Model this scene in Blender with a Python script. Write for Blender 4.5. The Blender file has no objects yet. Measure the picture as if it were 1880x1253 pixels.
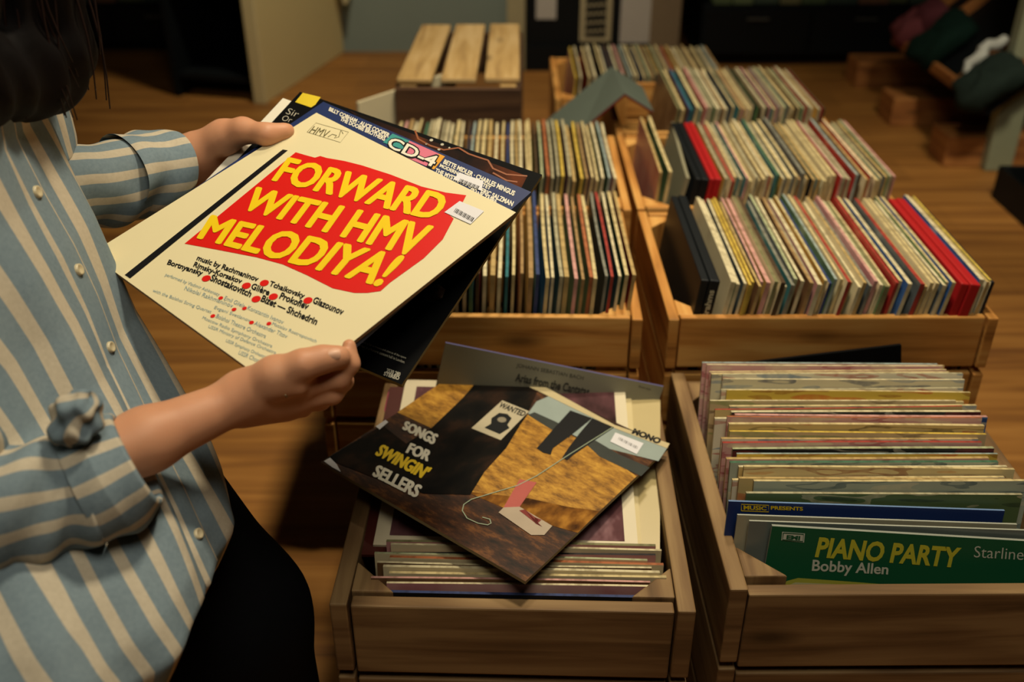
import bpy, bmesh, math, random
import numpy as np
from mathutils import Vector, Matrix

# ------------------------------------------------------------------ camera, world, lights
CAM_H = 1.14
FOC = 1828.0
PITCH = math.radians(30.4)
SC = bpy.context.scene
COL = SC.collection
cd = bpy.data.cameras.new('camera')
cam = bpy.data.objects.new('camera', cd); COL.objects.link(cam)
cam.location = (0, 0, CAM_H)
cam.rotation_euler = (math.pi / 2 - PITCH, 0, 0)
cd.sensor_fit = 'HORIZONTAL'; cd.sensor_width = 36.0; cd.lens = 36.0 * FOC / 1880.0
cd.clip_start = 0.02
cd.dof.use_dof = True; cd.dof.focus_distance = 1.08; cd.dof.aperture_fstop = 3.4
SC.camera = cam
SC.view_settings.view_transform = 'Standard'
SC.view_settings.look = 'None'
SC.view_settings.gamma = 1.0
SC.view_settings.use_curve_mapping = False
SC.view_settings.exposure = 0.0
world = bpy.data.worlds.new('world'); SC.world = world
world.use_nodes = True
world.node_tree.nodes['Background'].inputs[0].default_value = (0.35, 0.6, 0.75, 1)
world.node_tree.nodes['Background'].inputs[1].default_value = 0.035

def light(name, typ, loc, target, energy, color, size=0.3, spot=None, blend=0.6):
    d = bpy.data.lights.new(name, typ); d.energy = energy; d.color = color
    o = bpy.data.objects.new(name, d); COL.objects.link(o); o.location = loc
    o.rotation_euler = (Vector(target) - Vector(loc)).to_track_quat('-Z', 'Y').to_euler()
    if typ == 'AREA': d.shape = 'DISK'; d.size = size
    if typ == 'SPOT':
        d.spot_size = math.radians(spot); d.spot_blend = blend; d.shadow_soft_size = size
    return o
WARM = (1.0, 0.85, 0.60)
light('ceiling_spot_front', 'SPOT', (0.34, 1.22, 2.42), (0.12, 1.12, 0.4), 112, WARM, 0.13, 100, 0.95)
light('ceiling_spot_middle', 'SPOT', (0.35, 2.0, 2.42), (0.30, 2.0, 0.3), 112, WARM, 0.14, 84, 0.9)
light('ceiling_spot_rear', 'SPOT', (-0.30, 3.0, 2.42), (-0.40, 3.9, 0.5), 120, WARM, 0.14, 84, 0.9)
light('fill_area_front', 'AREA', (0.1, 0.1, 2.42), (0.0, 0.8, 0.5), 19, (1.0, 0.88, 0.68), 0.9)  # added fill without a fixture, brightens the front crates
light('fill_spot_right', 'SPOT', (1.15, 1.5, 2.42), (1.50, 2.75, 0.6), 150, WARM, 0.15, 36, 1.0)  # added narrow fill spot that brightens the grey post

# ------------------------------------------------------------------ geometry of the view (pixel -> point in the room)
cP, sP = math.cos(PITCH), math.sin(PITCH)
AX = np.array([1.0, 0, 0]); FW = np.array([0, cP, -sP]); UP = np.array([0, sP, cP])
C0 = np.array([0, 0, CAM_H])
def ray(px, py): return (px - 940.0) / FOC * AX - (py - 626.5) / FOC * UP + FW
def atz(px, py, z): r = ray(px, py); return C0 + r * ((z - CAM_H) / r[2])
def aty(px, py, y): r = ray(px, py); return C0 + r * (y / r[1])
def atd(px, py, d): return C0 + ray(px, py) * d
def Z(r): return CAM_H + r

rng = random.Random(7)

# ------------------------------------------------------------------ colours and materials
def S(h):
    h = h.lstrip('#'); v = [int(h[i:i + 2], 16) / 255 for i in (0, 2, 4)]
    return tuple((c / 12.92 if c <= .04045 else ((c + .055) / 1.055) ** 2.4) for c in v) + (1.0,)
class NT:
    def __init__(s, m): s.nt = m.node_tree
    def n(s, t, **kw):
        x = s.nt.nodes.new(t)
        for k, v in kw.items():
            if k in ('op', 'operation'): x.operation = v
            elif hasattr(x, k) and k not in ('inputs',): setattr(x, k, v)
        return x
    def l(s, a, b): s.nt.links.new(a, b)
def base_mat(name, rough=.6, spec=.3):
    m = bpy.data.materials.new(name); m.use_nodes = True
    b = m.node_tree.nodes['Principled BSDF']
    b.inputs['Roughness'].default_value = rough
    b.inputs['Specular IOR Level'].default_value = spec
    return m, b, NT(m)
def mixc(t, fac, a, b):
    x = t.n('ShaderNodeMix'); x.data_type = 'RGBA'
    for i, v in ((6, a), (7, b)):
        if isinstance(v, tuple): x.inputs[i].default_value = v
        else: t.l(v, x.inputs[i])
    if isinstance(fac, float): x.inputs[0].default_value = fac
    else: t.l(fac, x.inputs[0])
    return x.outputs[2]
def noise(t, scale, detail=3.0, coord='Object', stretch=None, rough=.5):
    tc = t.n('ShaderNodeTexCoord'); nz = t.n('ShaderNodeTexNoise')
    nz.inputs['Scale'].default_value = scale; nz.inputs['Detail'].default_value = detail
    nz.inputs['Roughness'].default_value = rough
    src = tc.outputs[coord]
    if stretch:
        mp = t.n('ShaderNodeMapping'); mp.inputs['Scale'].default_value = stretch
        t.l(src, mp.inputs[0]); src = mp.outputs[0]
    t.l(src, nz.inputs['Vector'])
    return nz.outputs['Fac']
def ramp(t, fac, stops):
    r = t.n('ShaderNodeValToRGB'); e = r.color_ramp.elements
    while len(e) < len(stops): e.new(.5)
    for x, (p, c) in zip(e, stops): x.position = p; x.color = c
    t.l(fac, r.inputs[0]); return r.outputs[0]
def bump(t, b, h, strength=.3, dist=.002):
    x = t.n('ShaderNodeBump'); x.inputs['Strength'].default_value = strength; x.inputs['Distance'].default_value = dist
    t.l(h, x.inputs['Height']); t.l(x.outputs[0], b.inputs['Normal'])
MATS = {}
def plain(name, hexc, rough=.6, spec=.3, var=.12, scale=40.0):
    if name in MATS: return MATS[name]
    m, b, t = base_mat(name, rough, spec)
    c = S(hexc); d = tuple(x * (1 - var) for x in c[:3]) + (1,)
    f = noise(t, scale)
    t.l(mixc(t, f, d, c), b.inputs['Base Color'])
    MATS[name] = m; return m
def wood(name, dark, mid, lite, rough=.6, knots=True, gs=1.0):
    m, b, t = base_mat(name, rough, .25)
    uv = t.n('ShaderNodeUVMap'); mp = t.n('ShaderNodeMapping'); mp.inputs['Scale'].default_value = (3.2 * gs, 42 * gs, 1)
    t.l(uv.outputs[0], mp.inputs[0])
    n1 = t.n('ShaderNodeTexNoise'); n1.inputs['Scale'].default_value = 1.0; n1.inputs['Detail'].default_value = 6
    n1.inputs['Distortion'].default_value = .6
    t.l(mp.outputs[0], n1.inputs['Vector'])
    mp2 = t.n('ShaderNodeMapping'); mp2.inputs['Scale'].default_value = (4, 9, 1); t.l(uv.outputs[0], mp2.inputs[0])
    n2 = t.n('ShaderNodeTexNoise'); n2.inputs['Scale'].default_value = 1.0; n2.inputs['Detail'].default_value = 2
    t.l(mp2.outputs[0], n2.inputs['Vector'])
    add = t.n('ShaderNodeMath', op='MULTIPLY_ADD'); add.inputs[1].default_value = .65
    t.l(n1.outputs['Fac'], add.inputs[0])
    mul = t.n('ShaderNodeMath', op='MULTIPLY'); mul.inputs[1].default_value = .4; t.l(n2.outputs['Fac'], mul.inputs[0]); t.l(mul.outputs[0], add.inputs[2])
    col = ramp(t, add.outputs[0], [(.36, S(dark)), (.5, S(mid)), (.64, S(lite))])
    if knots:
        mp3 = t.n('ShaderNodeMapping'); mp3.inputs['Scale'].default_value = (5.5, 15, 1); t.l(uv.outputs[0], mp3.inputs[0])
        vo = t.n('ShaderNodeTexVoronoi'); vo.inputs['Scale'].default_value = 1.0; t.l(mp3.outputs[0], vo.inputs['Vector'])
        k = ramp(t, vo.outputs['Distance'], [(.06, (1, 1, 1, 1)), (.24, (0, 0, 0, 1))])
        rb = t.n('ShaderNodeSeparateColor'); t.l(vo.outputs['Color'], rb.inputs[0])
        gt = t.n('ShaderNodeMath', op='GREATER_THAN'); gt.inputs[1].default_value = .5; t.l(rb.outputs[0], gt.inputs[0])
        mm = t.n('ShaderNodeMath', op='MULTIPLY'); t.l(k, mm.inputs[0]); t.l(gt.outputs[0], mm.inputs[1])
        m3 = t.n('ShaderNodeMath', op='MULTIPLY'); m3.inputs[1].default_value = .75; t.l(mm.outputs[0], m3.inputs[0])
        dk = tuple(x * .35 for x in S(dark)[:3]) + (1,)
        col = mixc(t, m3.outputs[0], col, dk)
    t.l(col, b.inputs['Base Color'])
    bump(t, b, n1.outputs['Fac'], .25, .001)
    return m
M_CRATE = wood('crate_pine', '#8a5a28', '#b67f3e', '#cc9c58')
M_CRATE_OLD = wood('crate_old_wood', '#4c3925', '#72583a', '#8e744f')
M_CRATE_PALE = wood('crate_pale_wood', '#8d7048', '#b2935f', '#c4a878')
M_PALLET = wood('pallet_wood', '#5c4630', '#7a5e3f', '#8f7250')
M_RACK = wood('rack_wood', '#6d4526', '#935f33', '#a8743f')
def floor_mat():
    m, b, t = base_mat('laminate_floor', .5, .3)
    tc = t.n('ShaderNodeTexCoord')
    br = t.n('ShaderNodeTexBrick'); br.inputs['Scale'].default_value = 1.0
    br.inputs['Brick Width'].default_value = 1.25; br.inputs['Row Height'].default_value = .19
    br.inputs['Mortar Size'].default_value = .0012; br.inputs['Bias'].default_value = 0
    br.inputs['Color1'].default_value = (.30, .30, .30, 1); br.inputs['Color2'].default_value = (.62, .62, .62, 1); br.inputs['Mortar'].default_value = (.1, .1, .1, 1)
    t.l(tc.outputs['Object'], br.inputs['Vector'])
    mp = t.n('ShaderNodeMapping'); mp.inputs['Scale'].default_value = (1.6, 26, 1); t.l(tc.outputs['Object'], mp.inputs[0])
    n1 = t.n('ShaderNodeTexNoise'); n1.inputs['Scale'].default_value = 1; n1.inputs['Detail'].default_value = 5; n1.inputs['Distortion'].default_value = .8
    t.l(mp.outputs[0], n1.inputs['Vector'])
    c = ramp(t, n1.outputs['Fac'], [(.3, S('#734b26')), (.5, S('#91632f')), (.72, S('#a6763c'))])
    x = t.n('ShaderNodeMix'); x.data_type = 'RGBA'; x.blend_type = 'OVERLAY'; x.inputs[0].default_value = .35
    t.l(c, x.inputs[6]); t.l(br.outputs['Color'], x.inputs[7])
    t.l(x.outputs[2], b.inputs['Base Color'])
    return m
M_FLOOR = floor_mat()
def sleeve_edge_mat():
    m, b, t = base_mat('sleeve_card_edges', .55, .3)
    oi = t.n('ShaderNodeObjectInfo')
    f = noise(t, 1.0, 4, 'Object', (90, 22, 22))
    k = ramp(t, f, [(.35, (.45, .42, .38, 1)), (.55, (1, 1, 1, 1))])
    x = t.n('ShaderNodeMix'); x.data_type = 'RGBA'; x.blend_type = 'MULTIPLY'; x.inputs[0].default_value = .7
    t.l(oi.outputs['Color'], x.inputs[6]); t.l(k, x.inputs[7])
    t.l(x.outputs[2], b.inputs['Base Color']); return m
M_EDGE = sleeve_edge_mat()
def cover_mat(name, a, bcol, c):
    m, b, t = base_mat(name, .42, .35)
    f = noise(t, 9, 3); f2 = noise(t, 28, 2)
    col = ramp(t, f, [(.38, S(a)), (.5, S(bcol)), (.62, S(c))])
    col = mixc(t, f2, col, S(bcol))
    t.l(col, b.inputs['Base Color']); return m
COVERS = [cover_mat('cover_print_%s' % n, *c) for n, c in {
    'cream': ('#cbbd98', '#d8cba6', '#b9a987'), 'rose': ('#a8606a', '#c99a94', '#d8c0ae'), 'teal': ('#1f5a60', '#4d8082', '#a8bda8'),
    'ochre': ('#9a7434', '#c19a4c', '#d8c088'), 'slate': ('#30383c', '#586064', '#8f938c'), 'blue': ('#1c3c74', '#3c64a0', '#a0b4c0'),
    'green': ('#2c4c34', '#5c7a50', '#a8b088'), 'black': ('#101214', '#1c1c1e', '#34302c'), 'brown': ('#4c3424', '#7a5a3c', '#b09468'),
    'red': ('#7a1c1c', '#a83028', '#c87858')}.items()]
M_CARD_BLACK = plain('black_card', '#08090b', .65, .06, .3)

# ------------------------------------------------------------------ mesh building
class MB:
    def __init__(s): s.v = []; s.f = []; s.uv = []; s.mi = []; s.sm = []
    def add(s, verts, faces, uvs=None, mi=0, smooth=False):
        o = len(s.v); s.v += [tuple(p) for p in verts]
        for k, f in enumerate(faces):
            s.f.append(tuple(i + o for i in f)); s.mi.append(mi); s.sm.append(smooth)
            s.uv.append(uvs[k] if uvs else [(0, 0)] * len(f))
    def box(s, c, size, R=None, mi=0, grain=None):
        c = np.array(c, float); h = np.array(size, float) / 2
        R = np.eye(3) if R is None else np.array(R)
        P = np.array([[x, y, z] for x in (-1, 1) for y in (-1, 1) for z in (-1, 1)]) * h
        g = int(np.argmax(h)) if grain is None else grain
        off = (rng.random() * 9, rng.random() * 9)
        F = [(0, 1, 3, 2), (4, 6, 7, 5), (0, 4, 5, 1), (2, 3, 7, 6), (0, 2, 6, 4), (1, 5, 7, 3)]
        uvs = []
        for k, f in enumerate(F):
            ax = k // 2; o2 = [i for i in (0, 1, 2) if i != g]
            cr = [i for i in o2 if i != ax]
            if ax == g: uvs.append([(P[i][o2[0]] * .4 + off[0], P[i][o2[1]] + off[1]) for i in f])
            else: uvs.append([(P[i][g] + off[0], P[i][cr[0]] + off[1] + ax * .37) for i in f])
        s.add(P @ R.T + c, F, uvs, mi)
    def prism(s, poly, z0, z1, mi=0, M=None):
        n = len(poly)
        P = [(x, y, z0) for x, y in poly] + [(x, y, z1) for x, y in poly]
        if M is not None: P = [tuple(M @ Vector(p)) for p in P]
        F = [tuple(range(n - 1, -1, -1)), tuple(range(n, 2 * n))] + [(i, (i + 1) % n, n + (i + 1) % n, n + i) for i in range(n)]
        off = rng.random() * 7
        uvs = [[(P[i][1] + off, P[i][0]) for i in f] for f in F[:2]] + [[(P[i][2] + off, P[i][0] + P[i][1]) for i in f] for f in F[2:]]
        s.add(P, F, uvs, mi)
    def tube(s, pts, r, n=10, mi=0, closed=True):
        pts = np.array(pts, float); m = len(pts); rr = [r] * m if np.isscalar(r) else list(r)
        V = []; up = np.array([.13, .2, 1.0])
        for i in range(m):
            d = pts[min(i + 1, m - 1)] - pts[max(i - 1, 0)]; d = d / (np.linalg.norm(d) + 1e-12)
            a = np.cross(d, up); a /= np.linalg.norm(a) + 1e-12; b2 = np.cross(a, d)
            for k in range(n):
                t = 2 * math.pi * k / n; V.append(pts[i] + rr[i] * (math.cos(t) * a + math.sin(t) * b2))
        F = []
        for i in range(m - 1):
            for k in range(n): F.append((i * n + k, i * n + (k + 1) % n, (i + 1) * n + (k + 1) % n, (i + 1) * n + k))
        if closed: F += [tuple(range(n - 1, -1, -1)), tuple((m - 1) * n + k for k in range(n))]
        s.add(V, F, None, mi, True)
    def build(s, name, mats, parent=None, loc=None, R=None, bevel=0, seg=2, color=None):
        me = bpy.data.meshes.new(name); me.from_pydata(s.v, [], s.f)
        ul = me.uv_layers.new(name='UVMap'); k = 0
        flat = [c for u in s.uv for p in u for c in p]; ul.data.foreach_set('uv', flat)
        me.polygons.foreach_set('material_index', s.mi); me.polygons.foreach_set('use_smooth', s.sm)
        for m in (mats if isinstance(mats, (list, tuple)) else [mats]): me.materials.append(m)
        me.update()
        return place(name, me, parent, loc, R, bevel, seg, color)
def place(name, me, parent=None, loc=None, R=None, bevel=0, seg=2, color=None):
    o = bpy.data.objects.new(name, me); COL.objects.link(o)
    if parent: o.parent = parent
    M = Matrix.Identity(4)
    if R is not None:
        for i in range(3):
            for j in range(3): M[i][j] = float(R[i][j])
    if loc is not None: M.translation = Vector([float(x) for x in loc])
    o.matrix_local = M if parent else M
    if not parent: o.matrix_world = M
    if bevel:
        b = o.modifiers.new('edge', 'BEVEL'); b.width = bevel; b.segments = seg; b.limit_method = 'ANGLE'
    if color is not None: o.color = color
    return o
def tag(o, label=None, cat=None, group=None, kind=None):
    if label: o['label'] = label
    if cat: o['category'] = cat
    if group: o['group'] = group
    if kind: o['kind'] = kind
    return o
def empty(name, loc, rz=0):
    o = bpy.data.objects.new(name, None); COL.objects.link(o); o.location = [float(x) for x in loc]; o.rotation_euler = (0, 0, rz)
    o.empty_display_size = .05
    return o
def rotz(a): c, s = math.cos(a), math.sin(a); return np.array([[c, -s, 0], [s, c, 0], [0, 0, 1]])
def rotx(a): c, s = math.cos(a), math.sin(a); return np.array([[1, 0, 0], [0, c, -s], [0, s, c]])
def roty(a): c, s = math.cos(a), math.sin(a); return np.array([[c, 0, s], [0, 1, 0], [-s, 0, c]])

# text and flat print lying on a plane
class Plane:
    """A sleeve face: origin at its centre, x along the print, y up the print, n out of the face."""
    def __init__(s, R, t, w, h): s.R = np.array(R); s.t = np.array(t); s.w = w; s.h = h
    def hit(s, px, py):
        r = ray(px, py); n = s.R[:, 2]
        P = C0 + r * (((s.t - C0) @ n) / (r @ n)); q = (P - s.t) @ s.R
        return np.array([q[0], q[1]])
_txt = {}
def text_geo(body, bold=0.0):
    key = (body, bold)
    if key in _txt: return _txt[key]
    cu = bpy.data.curves.new('t', 'FONT'); cu.body = body; cu.size = 1.0; cu.offset = bold; cu.resolution_u = 3
    o = bpy.data.objects.new('t', cu); COL.objects.link(o)
    dg = bpy.context.evaluated_depsgraph_get(); dg.update()
    me = bpy.data.meshes.new_from_object(o.evaluated_get(dg))
    V = np.array([v.co[:2] for v in me.vertices]); F = [tuple(p.vertices) for p in me.polygons]
    bpy.data.objects.remove(o); bpy.data.curves.remove(cu); bpy.data.meshes.remove(me)
    lo, hi = V.min(0), V.max(0)
    _txt[key] = ((V - lo) / (hi - lo), F, (hi - lo)); return _txt[key]
def put_text(mb, body, quad, z=.0004, mi=0, bold=0.0, grow=0):
    """quad: BL, BR, TR, TL in plane coordinates"""
    V, F, _ = text_geo(body, bold); q = [np.array(p) for p in quad]
    a = V[:, :1]; b = V[:, 1:]
    P = (1 - a) * (1 - b) * q[0] + a * (1 - b) * q[1] + a * b * q[2] + (1 - a) * b * q[3]
    mb.add([(p[0], p[1], z) for p in P], F, None, mi)
def put_poly(mb, pts, z=.0003, mi=0):
    mb.add([(p[0], p[1], z) for p in pts], [tuple(range(len(pts)))], [[(p[0], p[1]) for p in pts]], mi)
def ccw(pts):
    a = sum(pts[i][0] * pts[(i + 1) % len(pts)][1] - pts[(i + 1) % len(pts)][0] * pts[i][1] for i in range(len(pts)))
    return pts if a > 0 else pts[::-1]
def pxpoly(mb, pl, pts, z=.0003, mi=0): put_poly(mb, ccw([pl.hit(*p) for p in pts]), z, mi)
def pxtext(mb, pl, body, bl, br, tl, tr=None, z=.0005, mi=0, bold=0.0):
    if tr is None: tr = (br[0] + tl[0] - bl[0], br[1] + tl[1] - bl[1])
    put_text(mb, body, [pl.hit(*bl), pl.hit(*br), pl.hit(*tr), pl.hit(*tl)], z, mi, bold)
def heavy(pl, name, mat, parent, body, bl, br, tl, tr=None, z=.0008, d=.0007, bold=0):
    mb = MB()
    for k, (dx, dy) in enumerate([(0, 0)] + [(r_ * d * math.cos(a_ * math.pi / 4), r_ * d * math.sin(a_ * math.pi / 4)) for r_ in ((.5, 1) if d > .0012 else (1,)) for a_ in range(8)]):
        n0 = len(mb.v); pxtext(mb, pl, body, bl, br, tl, tr, z + .000025 * k, 0, bold)
        for i in range(n0, len(mb.v)): mb.v[i] = (mb.v[i][0] + dx, mb.v[i][1] + dy, mb.v[i][2])
    return mb.build(name, mat, parent)
def line(mb, pts, w, z=.0004, mi=0):
    pts = [np.array(p, float) for p in pts]; L = []; Rr = []
    for i, p in enumerate(pts):
        d = pts[min(i + 1, len(pts) - 1)] - pts[max(i - 1, 0)]; d = d / (np.linalg.norm(d) + 1e-9); n = np.array([-d[1], d[0]]) * w / 2
        L.append(p + n); Rr.append(p - n)
    for i in range(len(pts) - 1):
        mb.add([(*L[i], z), (*Rr[i], z), (*Rr[i + 1], z), (*L[i + 1], z)], [(0, 1, 2, 3)], None, mi)
def disc(mb, c, r, z=.0004, mi=0, n=14, sx=1.0):
    put_poly(mb, [(c[0] + r * sx * math.cos(2 * math.pi * k / n), c[1] + r * math.sin(2 * math.pi * k / n)) for k in range(n)], z, mi)
def sleeve_board(w, h, t, r=.0015, bow=0.0, nx=8, seed=0):
    """A record sleeve lying in its own xy plane, top face at z = 0."""
    mb = MB(); R2 = random.Random(seed)
    nx = ny = nx; X = np.linspace(-w / 2, w / 2, nx + 1); Y = np.linspace(-h / 2, h / 2, ny + 1)
    def zz(x, y): return bow * ((2 * x / w) ** 2 + .4 * (2 * y / h) ** 2) + bow * .2 * math.sin(9 * x + seed) * math.sin(7 * y)
    top = [(x, y, zz(x, y)) for y in Y for x in X]; bot = [(x, y, zz(x, y) - t) for y in Y for x in X]
    n1 = nx + 1
    F = [(j * n1 + i, j * n1 + i + 1, (j + 1) * n1 + i + 1, (j + 1) * n1 + i) for j in range(ny) for i in range(nx)]
    uv = [[(top[i][0], top[i][1]) for i in f] for f in F]
    mb.add(top, F, uv, 1)
    mb.add(bot, [f[::-1] for f in F], [u[::-1] for u in uv], 1)
    rim = [i for i in range(n1)] + [j * n1 + nx for j in range(1, n1)] + [ny * n1 + i for i in range(nx - 1, -1, -1)] + [j * n1 for j in range(ny - 1, 0, -1)]
    m = len(rim); V = [top[i] for i in rim] + [bot[i] for i in rim]
    mb.add(V, [(i, m + i, m + (i + 1) % m, (i + 1) % m) for i in range(m)], None, 0)
    return mb
#BODY
# ------------------------------------------------------------------ the room
def slab(name, c, size, mat, kind='structure', R=None):
    mb = MB(); mb.box((0, 0, 0), size); return tag(mb.build(name, mat, None, c, R), kind=kind)
M_WALL = plain('blue_grey_wall', '#7d8a84', .8, .2, .08, 6)
M_DARKWALL = plain('dark_wall', '#1c2224', .85, .15, .1, 6)
M_CEIL = plain('ceiling_paint', '#6a675f', .9, .1, .05, 5)
M_CREAM = plain('cream_paint', '#d6c894', .7, .25, .07, 8)
M_BLACKP = plain('black_laminate', '#0c1114', .6, .2, .3, 10)
BACK = float(atz(785, 95, 0)[1])
slab('floor', (0, 1.6, -.02), (5.4, 7.0, .04), M_FLOOR)
slab('wall_back', (0, 5.1, 1.25), (5.4, .1, 2.5), M_DARKWALL)
slab('wall_partition', (-.35, BACK + .03, 1.25), (1.0, .06, 2.5), M_WALL)
slab('wall_left', (-2.65, 1.6, 1.25), (.1, 7.0, 2.5), M_DARKWALL)
slab('wall_right', (2.25, 1.6, 1.25), (.1, 7.0, 2.5), M_DARKWALL)
slab('wall_front', (0, -1.85, 1.25), (5.4, .1, 2.5), M_DARKWALL)
slab('ceiling', (0, 1.6, 2.52), (5.4, 7.0, .04), M_CEIL)

# cream end panel of a display unit, paper booklets sticking out behind it
A0 = atz(490, 190, 0); A1 = atz(632, 96, 0)
dv = A1 - A0; L = float(np.linalg.norm(dv)); ang = math.atan2(dv[1], dv[0])
un = empty('display_unit', ((A0 + A1) / 2), ang)
tag(un, 'cream painted end panel of a display unit standing on the wooden floor', 'display unit')
mb = MB(); mb.box((0, .012, .62), (L, .024, 1.24)); mb.build('end_panel', M_CREAM, un, bevel=.003)
mb = MB(); mb.box((-L / 2 - .008, .02, .62), (.016, .05, 1.24)); mb.build('edge_strip', plain('cream_edge', '#dccf9e', .6), un, bevel=.003)
mb = MB()
for z in (.08, .45, .82, 1.18): mb.box((0, .20, z), (L - .02, .34, .018))
mb.box((0, .375, .62), (L, .02, 1.24)); mb.build('shelf_board', M_BLACKP, un)
for k in range(5):
    mb = sleeve_board(.16, .12, .012, bow=.008, nx=8, seed=k)
    zc = .30 + .155 * k
    p = A1 + np.array([.035 + .012 * (k % 2), -.03, zc])
    o = mb.build('paper_booklet', [plain('booklet_paper', '#cfc49c', .7), plain('booklet_paper', '#cfc49c', .7)], None, p, rotz(ang) @ rotx(math.pi / 2 - .2) @ rotz(.2 - .1 * k))
    tag(o, 'curling cream booklet at the far edge of the cream end panel, %s from the floor' % ['lowest', 'second', 'third', 'fourth', 'fifth'][k], 'booklet', 'booklets beside the cream panel')

def cabinet(x0, x1, pyb, pyt, label, nd):
    Y = float(atz(940, pyb, 0)[1]); h = float(aty(940, pyt, Y)[2])
    e = empty('low_cabinet', ((x0 + x1) / 2, Y + .25, 0)); tag(e, label, 'cabinet')
    w = x1 - x0
    mb = MB(); mb.box((0, .01, h / 2 + .02), (w, .46, h - .04)); mb.build('carcass', M_BLACKP, e, bevel=.003)
    mb = MB(); mb.box((0, .03, .02), (w - .04, .4, .04)); mb.build('plinth', M_BLACKP, e)
    for k in range(nd):
        ww = w / nd
        mb = MB(); mb.box((-w / 2 + ww * (k + .5), -.23, h / 2 + .02), (ww - .012, .016, h - .07)); d = mb.build('door', M_BLACKP, e, bevel=.002)
        mb = MB(); mb.box((-w / 2 + ww * (k + .5), -.243, h - .05), (.09, .012, .008)); mb.build('handle', plain('dull_metal', '#4a4c48', .4, .5), d)
    return Y, h
Yl, hl = cabinet(-2.55, -1.36, 100, 9, 'long low black cabinet along the back left behind the person', 3)
Yr, hr = cabinet(.80, 2.15, 124, 13, 'long low black cabinet behind the rear crates on the right', 3)
hues = ['#5a6a4a', '#6a7a58', '#495a4c', '#7a7a58', '#54684c', '#3d4f48', '#7b5d48', '#66704f', '#485a50']
def standing(x0, x1, Y, h, phrase, grp):
    x = x0; k = 0
    nth = ['first', 'second', 'third', 'fourth', 'fifth', 'sixth', 'seventh', 'eighth', 'ninth', 'tenth', 'eleventh', 'twelfth', 'thirteenth', 'fourteenth', 'fifteenth', 'sixteenth']
    while x < x1:
        w = rng.uniform(.08, .14); hh = rng.uniform(.2, .27)
        c = plain('binder_%d' % (k % 9), hues[k % 9], .7, .25, .25, 20)
        mb = MB(); mb.box((0, 0, hh / 2), (w - .006, .2, hh)); o = mb.build('box_file', c, None, (x + w / 2, Y + rng.uniform(.14, .18), h), bevel=.004)
        mb = MB(); mb.box((0, -.1008, hh * .6), (w * .5, .001, hh * .25)); mb.build('spine_label', plain('file_label', '#8f9478', .7), o)
        tag(o, 'muted box file on the %s, %s from its left end' % (phrase, nth[k]), 'box file', grp); x += w; k += 1
standing(-2.5, -1.40, Yl, hl, 'back left cabinet', 'box files on the left cabinet')
standing(.84, 2.0, Yr, hr, 'back right cabinet', 'box files on the right cabinet')

# noticeboard between two posts
pc = atz(947, 128, 0); YB = float(pc[1])
def xat(px, Y, z): r = ray(px, 0); return None
def pxX(px, py, Y): return float(aty(px, py, Y)[0])
xa, xb = pxX(931, 60, YB), pxX(964, 60, YB)
mb = MB(); mb.box((0, 0, .8), (xb - xa, .06, 1.6))
tag(mb.build('cream_post', plain('post_cream', '#a59d7c', .7), None, ((xa + xb) / 2, YB, 0), bevel=.004), 'narrow cream post left of the black noticeboard', 'post')
xc, xd = pxX(1192, 60, YB), pxX(1246, 60, YB)
mb = MB(); mb.box((0, 0, .8), (xd - xc, .06, 1.6))
tag(mb.build('brown_post', plain('post_brown', '#80715a', .7), None, ((xc + xd) / 2, YB, 0), bevel=.004), 'wider drab brown post right of the black noticeboard', 'post')
e = empty('noticeboard', ((xb + xc) / 2, YB, 0)); tag(e, 'black standing noticeboard with pinned papers behind the furthest crate', 'noticeboard')
mb = MB(); mb.box((0, .01, .85), (xc - xb - .004, .02, 1.5)); mb.build('board', M_BLACKP, e)
mb = MB(); mb.box((0, .005, .05), (xc - xb - .004, .05, .1)); mb.build('foot_rail', M_BLACKP, e)
def paper(px0, px1, pyb, h, name, label, col):
    a, b = pxX(px0, pyb, YB - .012), pxX(px1, pyb, YB - .012); z = float(aty((px0 + px1) / 2, pyb, YB - .012)[2])
    mb = sleeve_board(b - a, h, .0015, nx=4); m = plain(name + '_paper', col, .7)
    o = mb.build(name, [m, m], None, ((a + b) / 2, YB - .004, z + h / 2), rotx(math.pi / 2)); tag(o, label, 'paper'); return o, b - a, h
paper(984, 1021, 36, .16, 'notice', 'small white notice at the left of the black board', '#b9b6b0')
paper(1137, 1197, 80, .22, 'notice', 'large pale notice at the right of the black board', '#d0c4c0')
o, w, h = paper(1064, 1121, 77, .28, 'poster', 'white edged poster with a black ladder of writing on the board', '#b5ab8a')
mb = MB(); put_poly(mb, [(-w * .34, -h * .44), (w * .34, -h * .44), (w * .34, h * .46), (-w * .34, h * .46)], .0006)
mb.build('print', M_BLACKP, o)
mb = MB()
for k in range(7):
    y = -h * .36 + k * h * .125
    line(mb, [(-w * .3 + w * .6 * q / 8, y + (.006 if q % 2 else -.004) + q * .0006) for q in range(9)], .007, .001)
mb.build('ladder_writing', plain('poster_cream', '#b5ab8a', .7), o)

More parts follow.
